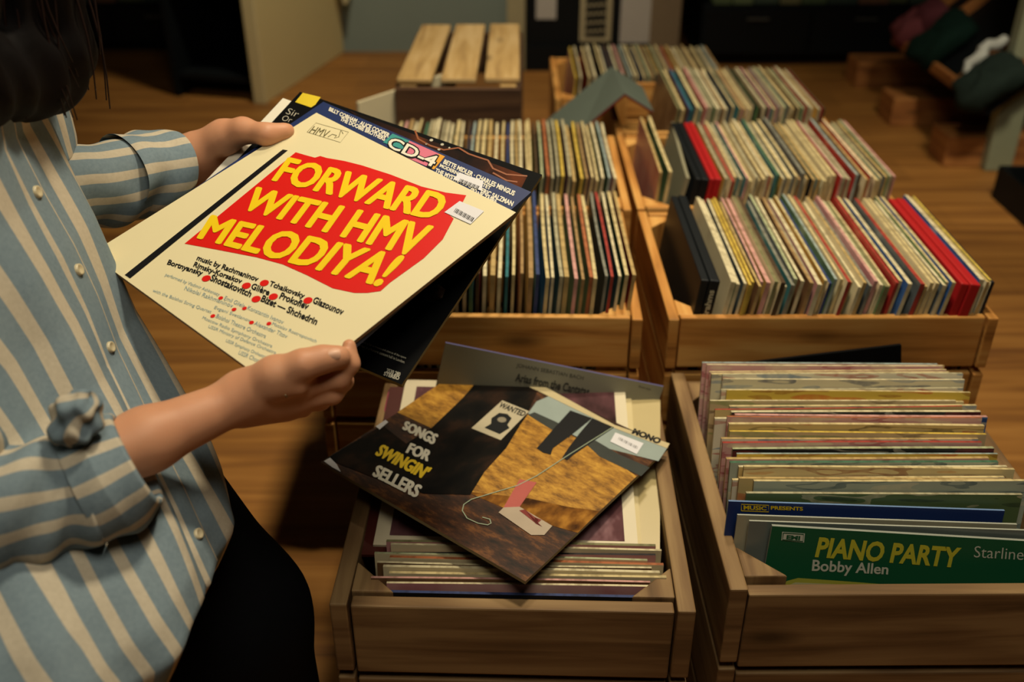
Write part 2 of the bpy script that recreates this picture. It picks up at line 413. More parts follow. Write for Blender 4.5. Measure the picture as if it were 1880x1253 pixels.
# sloping rack on the right with bundles
XR = 1.42
def onX(px, py, X=XR): r = ray(px, py); return C0 + r * (X / r[0])
p0, p1 = onX(1652, 76), onX(1862, 216)
ya, yb2 = float(p1[1]) + .19, float(p0[1]) + .06; zl = float((p0[2] + p1[2]) / 2)
rk = empty('sloping_rack', (XR, (ya + yb2) / 2, 0)); tag(rk, 'wooden sloping display rack on block feet along the right wall', 'rack')
ln = yb2 - ya
mb = MB(); mb.box((0, 0, zl - .012), (.018, ln, .035)); mb.build('lip', M_RACK, rk, bevel=.003)
mb = MB(); mb.box((.32, 0, zl - .04 + .28), (.84, ln, .016), roty(-math.radians(42))); mb.build('tray', M_BLACKP, rk)
for y in (ln / 2 - .02, .22, -.19, -ln / 2 + .05):
    mb = MB(); mb.box((.12, y, zl + .085), (.32, .016, .05), roty(-math.radians(42))); mb.build('divider', M_RACK, rk, bevel=.002)
for (px, py, w) in ((1618, 160, .20), (1690, 230, .21), (1788, 305, .19)):
    P = atz(px, py, 0); mb = MB(); mb.box((float(P[0]) - XR + .09, float(P[1]) - (ya + yb2) / 2 + .06, .05), (w + .2, .14, .10)); mb.build('block_foot', M_RACK, rk, bevel=.004)
mb = MB(); mb.box((.3, 0, zl / 2), (.03, ln, zl)); mb.build('back_support', M_BLACKP, rk)
PT = atz(1834, 316, 0)
mb = MB(); mb.box((-.012, 0, .75), (.085, .05, 1.5)); tag(mb.build('grey_post', plain('grey_green_post', '#8f957c', .6), None, PT + np.array([.01, .03, 0]), bevel=.005), 'upright grey-green post in front of the sloping rack', 'post')
def blob(name, c, r, mat, label, cat, seed, R=None, grp=None):
    mb = MB(); n, m = 20, 12; V = []
    for j in range(m + 1):
        th = math.pi * j / m
        for i in range(n):
            ph = 2 * math.pi * i / n
            k = 1 + .12 * math.sin(3 * ph + seed) * math.sin(2 * th + seed) + .07 * math.sin(5 * ph - seed * 2 + 4 * th)
            sg = lambda q: math.copysign(abs(q) ** .7, q)
            V.append((r[0] * k * sg(math.sin(th)) * sg(math.cos(ph)), r[1] * k * sg(math.sin(th)) * sg(math.sin(ph)), r[2] * k * sg(math.cos(th))))
    F = [(j * n + i, (j + 1) * n + i, (j + 1) * n + (i + 1) % n, j * n + (i + 1) % n) for j in range(m) for i in range(n)]
    mb.add(V, F, None, 0, True)
    o = mb.build(name, mat, None, c, R); tag(o, label, cat, grp); return o
SL = roty(-math.radians(42))
def onrack(px, py): # a point a little above the sloping tray
    best = None
    for i in range(60):
        X = XR + .01 * i; P = onX(px, py, X)
        if P[2] <= zl + (X - XR) * math.tan(math.radians(42)) + .03: return P
    return onX(px, py, XR + .1)
blob('cloth_bundle', onrack(1676, 52), (.07, .075, .05), plain('dusky_rose_cloth', '#6d3a40', .9, .1, .3), 'dusky red cloth bundle at the far end of the sloping rack', 'cloth bundle', 1, SL)
blob('cloth_bundle', onrack(1712, 30), (.06, .07, .05), plain('dark_rose_cloth', '#5c3038', .9, .1, .3), 'darker red cloth bundle above the dusky red one on the rack', 'cloth bundle', 2, SL)
blob('cloth_bundle', onrack(1728, 72), (.11, .10, .045), plain('bottle_green_cloth', '#0f251f', .9, .1, .3), 'bottle green cloth in the first bin of the sloping rack', 'cloth bundle', 3, SL)
blob('cloth_bundle', onrack(1815, 150), (.10, .10, .045), plain('grey_green_cloth', '#222e2a', .9, .1, .3), 'dark grey-green cloth below the white strip in the second bin', 'cloth bundle', 4, SL)
mb = MB(); pts = [onrack(x, y) + np.array([-.02, -.02, .03]) for x, y in ((1775, 150), (1783, 132), (1796, 126), (1804, 118), (1808, 106), (1820, 98), (1836, 97), (1850, 84))]
mb.tube(pts, [.012, .018, .02, .02, .02, .02, .018, .012], 10)
tag(mb.build('white_strip', plain('white_cloth', '#b4b8b4', .8), None), 'curling white cloth strip on dark cloth in the sloping rack', 'cloth strip')
# low bin at the right edge of the picture
PB = atz(1846, 400, .0)
bn = empty('low_bin', (float(PB[0]) + .22, float(PB[1]) - .10, 0)); tag(bn, 'low dark bin of grey sleeves at the right edge below the post', 'bin')
mb = MB(); mb.box((-.19, 0, .05), (.014, .5, .10)); mb.box((.19, 0, .05), (.014, .5, .10)); mb.box((0, .25, .05), (.394, .014, .10)); mb.box((0, -.25, .05), (.394, .014, .10)); mb.box((0, 0, .006), (.38, .5, .012))
mb.build('bin_box', M_BLACKP, bn, bevel=.002)

# ------------------------------------------------------------------ crates
def crate(label, c, w, d, h, yaw, mat, nsl=3, group=None, low=0.0, tri=True, t=.012, fl=.006):
    """c = centre of its base. Slatted fruit crate; panels, corner posts and bottom are its parts."""
    e = empty('wooden_crate', c, yaw); tag(e, label, 'crate', group)
    gap = .011; sh = (h - gap * (nsl - 1) - .004) / nsl
    def panel(nm, horizontal, sgn, L, off, top):
        mb = MB()
        for k in range(nsl):
            z = h - top - sh / 2 - k * (sh + gap)
            if horizontal: mb.box((0, sgn * off, z), (L, t, sh))
            else: mb.box((sgn * off, 0, z), (t + .003, L, sh))
        return mb.build(nm, mat, e, bevel=.0022)
    panel('front_panel', True, -1, w - 2 * t - .008, d / 2 - t / 2 - .004, low)
    panel('rear_panel', True, 1, w - 2 * t - .008, d / 2 - t / 2 - .004, low)
    panel('side_panel', False, -1, d, w / 2 - t / 2, 0)
    panel('side_panel', False, 1, d, w / 2 - t / 2, 0)
    a = .048 if tri else .03
    for sx in (-1, 1):
        for sy in (-1, 1):
            x, y = sx * (w / 2 - t - .002), sy * (d / 2 - t - .006)
            poly = [(x, y), (x - sx * a, y), (x, y - sy * a)]
            if sx * sy < 0: poly = poly[::-1]
            mb = MB(); mb.prism(poly, .012, h - (.002 if tri else .02)); mb.build('corner_post', mat, e, bevel=.002)
    mb = MB(); nb = 4
    for k in range(nb): mb.box((0, -d / 2 + d * (k + .5) / nb, fl), (w - .03, d / nb - .012, .010))
    mb.build('bottom_panel', mat, e); return e
RIM = Z(-.69); RB = Z(-.965); RH = RIM - RB
PY0 = 1.35
pal = empty('pallet', (.15, 2.1, 0)); tag(pal, 'low wooden pallet under the raised crates', 'pallet')
mb = MB()
for k in range(7): mb.box((0, -.62 + k * .155, RB - .012 - .001), (.80, .12, .022))
mb.build('deck_board', M_PALLET, pal)
for x in (-.34, 0, .34):
    mb = MB(); mb.box((x, -.155, (RB - .024) / 2), (.07, 1.05, RB - .024)); mb.build('runner', M_PALLET, pal)
CR = {}
CR['B'] = crate('wooden crate of records with bare front, behind the dark picture sleeve crate', (-.046, 1.437, RB), .47, .392, RH, math.radians(-1.2), M_CRATE)
CR['A'] = crate('wooden crate holding the black and the thick red box sets, behind the green sleeve crate', (.458, 1.434, RB), .468, .392, RH, math.radians(.3), M_CRATE)
CR['D'] = crate('second wooden crate back on the left, beside the upturned crate', (-.022, 1.838, RB), .468, .40, RH, math.radians(-.6), M_CRATE)
CR['C'] = crate('second wooden crate back on the right, with a slanting grey sleeve and pink end sleeve', (.457, 1.84, RB), .468, .40, RH, 0, M_CRATE)
CR['E'] = crate('third wooden crate back on the right, under the tented grey folder', (.458, 2.245, RB), .468, .39, RH, 0, M_CRATE)
RB6 = Z(-.74) - RH
CR['G'] = crate('furthest wooden crate of records, in front of the noticeboard', (.335, 2.665, RB6), .45, .40, RH, 0, M_CRATE)
F1C = np.array([.006, 1.012, 0.0]); F1H = Z(-.80)
CR['F1'] = crate('old wooden crate in front with the dark picture sleeve lying across it', F1C, .398, .448, F1H, math.radians(-1.6), M_CRATE_OLD, low=.006, t=.017, nsl=3)
F2H = Z(-.775)
CR['F2'] = crate('old wooden crate of front-facing records behind the green lettered sleeve', (.434, 1.012, 0), .398, .44, F2H, math.radians(.5), M_CRATE_OLD, low=.012, t=.017, nsl=3, fl=.082)
# block under the furthest crate so that it stands on the floor
mb = MB(); mb.box((0, 0, RB6 / 2), (.40, .34, RB6 - .001)); tag(mb.build('wooden_plinth', M_PALLET, None, (.335, 2.70, 0), bevel=.004), 'plain wooden plinth under the furthest crate', 'plinth')

# upturned empty crate, slats up, open end to the front
U0, U1 = aty(725, 146, 2.13), aty(962, 158, 2.13)
uz = float((U0[2] + U1[2]) / 2) + .002; ux = float((U0[0] + U1[0]) / 2); uw = float(U1[0] - U0[0])
ud = .53; ub = 0.0; uy = 2.13 + ud / 2
ue = empty('wooden_crate', (ux, uy, RB), math.radians(-1)); uz -= RB; tag(ue, 'empty upturned wooden crate with three pale slats on top', 'crate')
for k in range(3):
    ww = uw / 3 - .016
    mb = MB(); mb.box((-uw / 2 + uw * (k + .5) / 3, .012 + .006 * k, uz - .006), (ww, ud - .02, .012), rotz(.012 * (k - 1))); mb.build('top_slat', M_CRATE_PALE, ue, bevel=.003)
M_SHADED_WOOD = wood('crate_shaded_wood', '#33231a', '#4a3526', '#5d4430')  # shade on the end and side boards put into a darker wood colour
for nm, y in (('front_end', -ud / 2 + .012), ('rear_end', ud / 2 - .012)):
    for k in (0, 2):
        mb = MB(); mb.box((0, y, uz - .014 - .055 - k * .125), (uw - .004, .016, .105)); mb.build('end_board', M_SHADED_WOOD, ue, bevel=.002)
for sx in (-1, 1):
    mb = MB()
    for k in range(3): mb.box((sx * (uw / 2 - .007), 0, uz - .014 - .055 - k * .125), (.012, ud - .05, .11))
    mb.build('side_panel', M_SHADED_WOOD, ue, bevel=.002)
    for sy in (-1, 1):
        mb = MB(); mb.box((sx * (uw / 2 - .03), sy * (ud / 2 - .035), (uz - .014) / 2), (.035, .03, uz - .016)); mb.build('corner_post', M_CRATE_PALE, ue)

# ------------------------------------------------------------------ records in the crates
PAL = [('cream', '#c3b384', 14), ('off-white', '#c9bf9c', 10), ('buff', '#af9662', 8), ('pale grey', '#a39d80', 7), ('pale green', '#a2a884', 3), ('pale blue', '#8f9f9c', 2.2),
       ('tan', '#9c7f54', 3), ('rust', '#a0603c', .9), ('red', '#98382f', .7), ('pink', '#bf9088', 1.8), ('yellow', '#c0a548', .9), ('olive', '#7a7854', 1.6),
       ('dark brown', '#4b3a28', 1.6), ('black', '#222226', 1.2), ('teal', '#2f6c74', .5), ('navy', '#33406a', .5), ('green', '#436850', .6), ('grey', '#7c7c70', 2)]
PNAMES = [p[0] for p in PAL]; PW = [p[2] for p in PAL]
THK = [.0032, .0042, .0052, .0066]
VAR = {}
for ti, t in enumerate(THK):
    for b in range(4):
        mb = sleeve_board(.315, .313, t, bow=(-.0012, .0008, .0, .0014)[b], nx=6, seed=ti * 7 + b)
        o = mb.build('record_sleeve', [M_EDGE, COVERS[0]]); VAR[ti, b] = o.data; bpy.data.objects.remove(o)
def printed(name, base, ink, acc, seed):
    m, b, t = base_mat(name, .4, .35)
    tc = t.n('ShaderNodeTexCoord'); mp = t.n('ShaderNodeMapping'); mp.inputs['Location'].default_value = (seed * 3.1, seed * 1.7, 0); mp.inputs['Scale'].default_value = (11, 62, 1)
    t.l(tc.outputs['Object'], mp.inputs[0]); nz = t.n('ShaderNodeTexNoise'); nz.inputs['Scale'].default_value = 1; nz.inputs['Detail'].default_value = 1.5; t.l(mp.outputs[0], nz.inputs['Vector'])
    r = t.n('ShaderNodeValToRGB'); r.color_ramp.interpolation = 'CONSTANT'; e = r.color_ramp.elements
    for p, c in ((.40, base), (.57, ink), (.63, base)): x = e.new(p); x.color = S(c)
    e[0].color = S(acc); e[-1].position = .70; e[-1].color = S(acc)
    t.l(nz.outputs['Fac'], r.inputs[0]); f3 = noise(t, 70, 2)
    t.l(mixc(t, f3, r.outputs[0], S(base)), b.inputs['Base Color']); return m
PRINTED = [printed('cover_type_%d' % i, *a, i) for i, a in enumerate([('#dccb98', '#8a3a2c', '#c88a50'), ('#dad2b0', '#2f4468', '#7d92a4'), ('#d0b87c', '#3a3020', '#c8582c'), ('#d0a49c', '#a03448', '#e0d0b0'), ('#aab4a4', '#2c5060', '#d6ceb0'),
    ('#d8bc50', '#8a4020', '#c84a2c'), ('#ded8c0', '#b03a30', '#4a78a0'), ('#c4b088', '#4a3626', '#8a9a5a'), ('#2c4a80', '#c8c0a0', '#5a8cc0'), ('#b04438', '#dccaa0', '#d88a40'), ('#5a7048', '#ccc6a0', '#2c3c2c'), ('#26282c', '#a8a498', '#7a2c2c')])]
PRW = PRINTED[:8] * 3 + PRINTED[8:]
ORD = lambda k: '%d%s' % (k, 'th' if 10 < k % 100 < 14 else {1: 'st', 2: 'nd', 3: 'rd'}.get(k % 10, 'th'))
def sleeve(ti, b, center, R, cname, cover, label, group, sy=1.0):
    o = bpy.data.objects.new('record_sleeve', VAR[ti, b]); COL.objects.link(o)
    M = Matrix.Identity(4)
    for i in range(3):
        for j in range(3): M[i][j] = float(R[i][j] * (sy if j < 2 else 1))
    M.translation = Vector([float(x) for x in center]); o.matrix_world = M
    o.color = S(dict((p[0], p[1]) for p in PAL)[cname])
    o.material_slots[1].link = 'OBJECT'; o.material_slots[1].material = cover
    tag(o, label, 'record sleeve', group); return o
SIDE = np.array([[0, 0, 1.0], [1, 0, 0], [0, 1, 0]])      # x of the sleeve -> +Y, y -> up, n -> +X
CN = dict(zip(['cream', 'rose', 'teal', 'ochre', 'slate', 'blue', 'green', 'black', 'brown', 'red'], COVERS))
ROWC = [CN[k] for k in ('cream', 'cream', 'cream', 'ochre', 'brown', 'brown', 'slate', 'slate', 'black', 'green', 'rose', 'cream', 'blue', 'red', 'teal')]
def row(n, x0, x1, yf, zf, lean0, lean1, phrase, group, forced=None, yaw=0.0, zj=.004, only_light=False):
    forced = forced or {}
    ts = [rng.choice([1, 1, 2, 2, 3]) for _ in range(n)]
    gaps = [rng.uniform(.5, 1.5) * .002 for _ in range(n)]
    tot = sum(THK[t] for t in ts); free = (x1 - x0) - tot; k = free / sum(gaps)
    x = x0; jl = 0; top = -9
    for i in range(n):
        f = i / max(1, n - 1); jl = .7 * jl + rng.uniform(-.005, .005)
        lean = lean0 + (lean1 - lean0) * f + jl
        cn = forced.get(i) or rng.choices(PNAMES, PW)[0]
        cover = rng.choice(ROWC); sy = rng.uniform(.985, 1.012)
        lean = max(lean, (top - x) / .315 + .0005); top = x + THK[ts[i]] + .315 * lean
        R = rotz(yaw) @ roty(lean) @ SIDE
        t = THK[ts[i]]
        bot = np.array([x + t, yf + .16 + rng.uniform(-.007, .007), zf + rng.uniform(0, zj)])
        sleeve(ts[i], rng.randrange(4), bot + R[:, 1] * .1575 * sy, R, cn, cover, '%s sleeve, %s from left, %s' % (cn, ORD(i + 1), phrase), group, sy)
        x += t + gaps[i] * k
D = math.radians
ZF = RB + .012
row(41, .262, .580, 1.252, ZF, D(9), D(9), 'between the black and red box sets', 'records between the box sets', {3: 'yellow', 4: 'yellow', 6: 'pink', 7: 'pink'})
row(4, .625, .648, 1.252, ZF, D(7), D(6), 'right of the thick red box set', 'records right of the red box set', {0: 'off-white', 3: 'black'})
row(41, -.243, .150, 1.264, ZF, D(0), D(5), 'in the crate behind the dark picture sleeve', 'records in the middle left crate', {37: 'red', 34: 'rust', 18: 'green', 23: 'teal'})
row(43, -.235, .148, 1.655, ZF, D(0), D(7), 'in the row behind the held sleeves', 'records in the second crate back on the left', {30: 'rust', 33: 'yellow', 22: 'navy', 42: 'off-white', 41: 'pale blue'})
row(2, .236, .250, 1.672, ZF, D(5), D(6), 'in the gap left of the grey sleeve', 'records left of the grey sleeve', {0: 'buff', 1: 'cream'})
row(37, .331, .655, 1.655, ZF, D(8), D(5), 'right of the thin red box set', 'records right of the thin red box set', {36: 'pink', 35: 'pale grey', 4: 'pink'})
row(32, .300, .640, 2.06, ZF, D(9), D(5), 'in the crate under the grey folder', 'records under the grey folder', {3: 'teal', 29: 'off-white'})
row(28, .130, .530, 2.475, RB6 + .012, D(5), D(3), 'in the furthest crate', 'records in the furthest crate', {18: 'rust'})

def boxset(name, label, x, yf, zf, lean, t, mat, edge, hh=.315):
    R = roty(lean) @ SIDE; c = np.array([x + t, yf + .16, zf]) + R[:, 1] * hh / 2
    e = empty(name, c); M = Matrix.Identity(4)
    for i in range(3):
        for j in range(3): M[i][j] = float(R[i][j])
    M.translation = Vector([float(q) for q in c]); e.matrix_world = M
    tag(e, label, 'box set')
    mb = MB(); mb.box((0, 0, -t * .28), (.318, hh, t * .55)); mb.build('lid', mat, e, bevel=.0025, seg=3)
    mb = MB(); mb.box((0, 0, -t * .78), (.314, hh - .004, t * .43)); mb.build('base', edge, e, bevel=.002)
    return e
M_REDBOX = plain('red_box_cloth', '#a31a1c', .5, .3, .12, 60)
M_BLKBOX = plain('black_box_cloth', '#0f1418', .5, .3, .3, 40)
bs = boxset('box_set', 'black box set at the left end of the crate behind the green sleeve', .2285, 1.252, ZF, D(7), .027, M_BLKBOX, M_BLKBOX, .318)
mb = MB(); V, F, _ = text_geo('Brahms', .03)
mb.add([(-.1600, .098 + .046 * v[0], -.0145 + .009 * (1 - v[1])) for v in V], F)
mb.build('spine_writing', plain('spine_cream', '#b7b196', .6), bs)
boxset('box_set', 'thick red box set near the right end of the crate behind the green sleeve', .588, 1.245, ZF, D(8), .028, M_REDBOX, M_REDBOX, .316)
boxset('box_set', 'black box set in the second crate back, left of the thin red one', .275, 1.655, ZF, D(9), .024, M_BLKBOX, M_BLKBOX)
boxset('box_set', 'thin red box set in the second crate back', .303, 1.655, ZF, D(8.5), .021, M_REDBOX, M_REDBOX)
m1 = plain('grey_card', '#8a866e', .6, .3, .15, 14)
R = rotz(D(-3)) @ roty(D(11)) @ SIDE
o = sleeve_board(.315, .315, .006, bow=.001).build('record_sleeve', [m1, m1], None, np.array([.262, 1.668 + .16, ZF]) + R[:, 1] * .1575, R)
tag(o, 'plain grey sleeve slanting left of the black box in the second crate back', 'record sleeve')
m2 = plain('white_card', '#d8cfae', .6, .3, .1, 14)
tp = aty(741, 186, 2.07)
o = sleeve_board(.315, .315, .006).build('record_sleeve', [m2, m2], None, tp - np.array([.004, -.12, .1575]), rotz(D(-38)) @ roty(D(3)) @ SIDE)
tag(o, 'white sleeve standing tall beside the upturned crate', 'record sleeve')

# grey folder tented over the third crate
def sheet(P, t):
    """quad P (4 points) with thickness t as verts/faces"""
    P = [np.array(p) for p in P]; n = np.cross(P[1] - P[0], P[3] - P[0]); n /= np.linalg.norm(n)
    return P, n
r1, r2 = aty(1123, 122, 2.30), aty(1147, 172, 2.05)
l1, l2 = aty(990, 232, 2.22), aty(1070, 236, 2.06)
q1, q2 = aty(1180, 160, 2.28), aty(1200, 205, 2.06)
fo = empty('tented_folder', (r1 + r2) / 2 * np.array([1, 1, 0]) + np.array([0, 0, float(min(l1[2], l2[2]))]))
tag(fo, 'grey open gatefold sleeve standing like a tent over the third crate back', 'folder')
m3 = plain('folder_grey', '#566058', .6, .3, .12, 14); m4 = plain('folder_red_inside', '#6a2226', .6)
org = np.array(fo.location)
for nm, quad in (('left_panel', (r1, l1, l2, r2)), ('right_panel', (r1, r2, q2, q1))):
    P, n = sheet(quad, .004); n = n if n[2] > 0 else -n
    V = [p - org for p in P] + [p - org - n * .0045 for p in P]
    top = (0, 1, 2, 3); cc = np.cross(P[1] - P[0], P[2] - P[0])
    F = [top if cc @ n > 0 else top[::-1], (4, 7, 6, 5) if cc @ n > 0 else (4, 5, 6, 7)] + [(i, 4 + i, 4 + (i + 1) % 4, (i + 1) % 4) for i in range(4)]
    mb = MB(); mb.add(V, F[:1], None, 0); mb.add(V, F[1:], None, 1); mb.build(nm, [m3, m4], fo)

# front right crate: sleeves facing the camera
FRONT = lambda l, yaw=0.0, roll=0.0: rotz(yaw) @ np.array([[1.0, 0, 0], [0, math.sin(l), -math.cos(l)], [0, math.cos(l), math.sin(l)]]) @ rotz(roll)
def facing(n, y0, y1, ztop, xc, lean0, lean1, phrase, group, forced=None, dz=.006, dx=.013, covers=None, yaw=0.0, back=False):
    forced = forced or {}
    for i in range(n):
        f = i / max(1, n - 1); y = y0 + (y1 - y0) * f; ti = rng.choice([0, 1, 1, 2]) if n > 20 else rng.choice([0, 1])
        cn = forced.get(i) or rng.choices(PNAMES, PW)[0]
        lean = lean0 + (lean1 - lean0) * f; R = FRONT(lean, yaw + rng.uniform(-.012, .012), rng.uniform(-.012, .012))
        top = np.array([xc + rng.uniform(-dx, dx), y, (ztop(f) if callable(ztop) else ztop) + rng.uniform(-dz, dz)])
        cover = rng.choice(covers or COVERS)
        sleeve(ti, rng.randrange(4), top - R[:, 1] * .157, R, cn, cover, '%s sleeve, %s from front, %s' % (cn, ORD(i + 1), phrase), group)
facing(33, .892, 1.152, lambda f: Z(-.724) + .020 * f + .006 * math.sin(17 * f), .424, D(8), D(10), 'behind the green lettered sleeve', 'records in the front right crate', covers=PRW, forced=
       {0: 'pale grey', 5: 'off-white', 6: 'green', 7: 'yellow', 9: 'pale blue', 11: 'red', 19: 'red'})
facing(1, .817, .817, Z(-.807), .008, D(5), D(5), 'foremost in the crate under the dark picture sleeve', 'records standing under the dark picture sleeve', {0: 'navy'}, covers=[CN['black']], yaw=D(-2))
facing(10, .827, .884, lambda f: Z(-.804) + .012 * f, .006, D(5), D(4), 'in the crate under the dark picture sleeve', 'records standing under the dark picture sleeve',
       {0: 'off-white', 1: 'pink', 2: 'cream', 3: 'off-white', 4: 'off-white', 5: 'rust', 7: 'black', 8: 'off-white', 9: 'olive'}, dz=.003, yaw=D(-1.6), covers=[CN['cream'], CN['cream'], CN['rose'], CN['brown']])
facing(9, 1.04, 1.18, Z(-.846), .010, D(27), D(27), 'deep under the dark picture sleeve', 'records deep under the dark picture sleeve', dz=.002, yaw=D(-1.6))
facing(4, float(PB[1]) - .10, float(PB[1]) + .04, .235, float(PB[0]) + .168, D(46), D(46), 'in the low bin at the right edge', 'grey sleeves in the low bin', {0: 'grey', 1: 'pale grey', 2: 'grey', 3: 'pale grey'}, covers=[CN['slate']], dx=.004)
#PART3
# ------------------------------------------------------------------ sleeves with printed fronts
def face_plane(R, t, w, h): return Plane(R, t, w, h)
def thing_sleeve(name, R, t, w, h, thk, mats, label, bow=0.0, cat='record sleeve', group=None):
    o = sleeve_board(w, h, thk, bow=bow, nx=10).build(name, mats, None, t, R)
    tag(o, label, cat, group); return o
INK = plain('black_ink', '#0b0d11', .5, .22, .1); YEL = plain('yellow_ink', '#e6c410', .5, .3, .05); REDI = plain('red_ink', '#d0140c', .45, .35, .06, 30)
WHT = plain('white_print', '#dcd8c8', .5, .3, .05); GRYB = plain('grey_blue_print', '#7d98a0', .5); STICK = plain('sticker_white', '#d6d6dc', .4, .4, .03)
IVORY = plain('ivory_card', '#dbd1aa', .5, .35, .06, 12); IVEDGE = plain('card_edge', '#8a6a44', .7)
LIFT = np.array([0, 0, CAM_H])
# -- ivory sleeve on top of the held ones
RM = np.array([[0.7555, 0.652, -0.0646], [-0.6409, 0.7151, -0.2791], [-0.1358, 0.2523, 0.9581]])
TM = np.array([-0.2176, 0.9518, -0.428]) + LIFT
U_, _, V_ = np.linalg.svd(RM); RM = U_ @ V_; NM = RM[:, 2]
mel = thing_sleeve('record_sleeve', RM, TM, .315, .315, .0042, [IVEDGE, IVORY], 'ivory record sleeve with a red flag and yellow FORWARD lettering, held on top')
pm = Plane(RM, TM, .315, .315)
mb = MB(); pxpoly(mb, pm, [(519, 275), (528.5, 276.5), (239, 512), (229, 505.5)]); mb.build('spine_bar', INK, mel)
mb = MB(); pxpoly(mb, pm, [(543, 280), (560, 285), (578, 290), (588, 287), (600, 290.5), (632, 296), (664, 304), (717, 321), (774, 343), (818, 354), (856, 359), (850, 371), (818, 389), (833, 402), (813, 440), (778, 475), (717, 519), (699, 535), (675, 538.5), (651, 538.5), (611, 530), (563, 505.6), (519, 486), (471, 473), (401, 459.5), (339, 448)])
mb.build('flag', REDI, mel)
heavy(pm, 'title_lettering', YEL, mel, 'FORWARD', (501, 332), (796, 405), (531, 291), (826, 361), .0006, .0018, 0)
heavy(pm, 'title_lettering', YEL, mel, 'WITH HMV', (442, 383), (762, 473), (473, 346), (794, 418), .0006, .0018, 0)
heavy(pm, 'title_lettering', YEL, mel, 'MELODIYA!', (364, 438), (695, 526), (390, 397), (743, 473), .0006, .0018, 0)
mb = MB()
L1 = ((361, 477), (629, 580)); up = (6, -12)
def credit(mb, txt, a, b, up, bold=.02):
    pxtext(mb, pm, txt, a, b, (a[0] + up[0], a[1] + up[1]), (b[0] + up[0], b[1] + up[1]), .0005, 0, bold)
credit(mb, 'music by Rachmaninov', (359, 481), (471, 521), up, .03)
credit(mb, 'Tchaikovsky', (492, 528), (556, 552), up, .03); credit(mb, 'Glazounov', (573, 557), (628, 580), up, .03)
credit(mb, 'Rimsky-Korsakov', (353, 493), (441, 525), up, .03); credit(mb, 'Glière', (460, 531), (493, 544), (5, -11), .03); credit(mb, 'Prokofiev', (512, 549), (564, 570), up, .03)
credit(mb, 'Bortnyansky', (305, 489), (369, 510), up, .03); credit(mb, 'Shostakovitch', (385, 516), (459, 547), up, .03); credit(mb, 'Bizet — Shchedrin', (478, 554), (580, 598), up, .03)
mb.build('composer_lettering', INK, mel)
mb = MB()
for x, y in ((485.5, 520.5), (565.5, 552.5), (452.5, 525.5), (502, 545.5), (379, 512), (470.5, 550)): disc(mb, pm.hit(x, y), .0046, .0005)
for x, y in ((405.5, 548), (449, 567), (430, 569), (494, 595), (391, 581), (462, 593)): disc(mb, pm.hit(x, y), .0024, .0005)
mb.build('red_dots', REDI, mel)
mb = MB(); u2 = (4, -7)
for txt, a, b in (('performed by Vladimir Ashkenazy', (302, 509), (401, 546)), ('Emil Gilels  Konstantin Ivanov', (411, 551), (519, 596)), ('Nikolai Rakhmaninov', (338, 533), (426, 566)), ('Mstislav Rostropovitch', (498, 599), (579, 632)),
                  ('Evgeni Svetlanov', (392, 569), (458, 594)), ('Alexander Titov', (466, 597), (526, 622)), ('with the Bolshoi String Quartet', (279, 538), (386, 578)),
                  ('Bolshoi Theatre Orchestra', (396, 584), (487, 622)), ('Moscow Radio Symphony Orchestra', (370, 588), (498, 641)), ('USSR Ministry of Defence Orchestra', (381, 604), (505, 653)), ('USSR Symphony Orchestra', (413, 630), (487, 661)), ('USSR Chorus', (437, 651), (480, 669))):
    credit(mb, txt, a, b, u2, .0)
mb.build('performer_lettering', GRYB, mel)
mb = MB(); pxpoly(mb, pm, [(844, 370.5), (889, 389), (864, 413), (816, 391)], .0009); st = mb.build('price_sticker', STICK, mel)
mb = MB()
for k in range(15):
    x, y = 838 + k * 2.3, 384 + k * 1.25; line(mb, [pm.hit(x, y), pm.hit(x - 4.5, y + 7)], .0005 + .0003 * (k % 3), .0012)
mb.build('bar_code', INK, st)
mb = MB(); pxtext(mb, pm, 'HMV', (567, 244), (598, 254), (577, 232), (607, 241), .0005)
q = [(564, 243), (580, 226), (640, 243), (625, 262), (564, 243)]; line(mb, [pm.hit(*p) for p in q], .0005)
line(mb, [pm.hit(*p) for p in ((602, 252), (610, 247), (618, 249), (614, 254), (622, 252), (626, 240), (630, 246))], .0009)
mb.build('stamp', plain('stamp_grey', '#66603f', .6), mel)
# -- blue sleeve under it
RB2 = np.array([[0.7873, 0.6134, -0.0624], [-0.6035, 0.7459, -0.2817], [-0.1263, 0.2595, 0.9575]])
U_, _, V_ = np.linalg.svd(RB2); RB2 = U_ @ V_
TB = np.array([-0.2027, 0.9812, -0.4235]) + LIFT - .0012 * NM
NAVY = plain('navy_print', '#20305f', .42, .4, .12, 20)
blu = thing_sleeve('record_sleeve', RB2, TB, .319, .319, .0042, [plain('navy_edge', '#4a5878', .6), NAVY], 'navy blue record sleeve with a rainbow logo block, held in the middle of the three')
pb = Plane(RB2, TB, .319, .319)
mb = MB()
pxtext(mb, pb, 'BILLY COBHAM · ALICE COOPER', (603, 204), (713, 254), (606, 197), (717, 246), .0005, 0, .04)
pxtext(mb, pb, 'THE DOOBIE BROTHERS', (624, 222), (706, 260), (627, 215), (709, 252), .0005, 0, .04)
pxtext(mb, pb, 'BETTE MIDLER · CHARLES MINGUS', (813, 301), (943, 361), (817, 293), (947, 352), .0005, 0, .04)
pxtext(mb, pb, 'MODERN JAZZ QUARTET', (806, 309), (899, 352), (809, 301), (902, 343), .0005, 0, .04)
pxtext(mb, pb, 'THE MYSTIC MOODS · ERIC SALZMAN', (798, 317), (940, 380), (801, 309), (944, 371), .0005, 0, .04)
pxtext(mb, pb, 'FRANK ZAPPA', (862, 354), (911, 377), (865, 346), (914, 368), .0005, 0, .04)
mb.build('artist_lettering', WHT, blu)
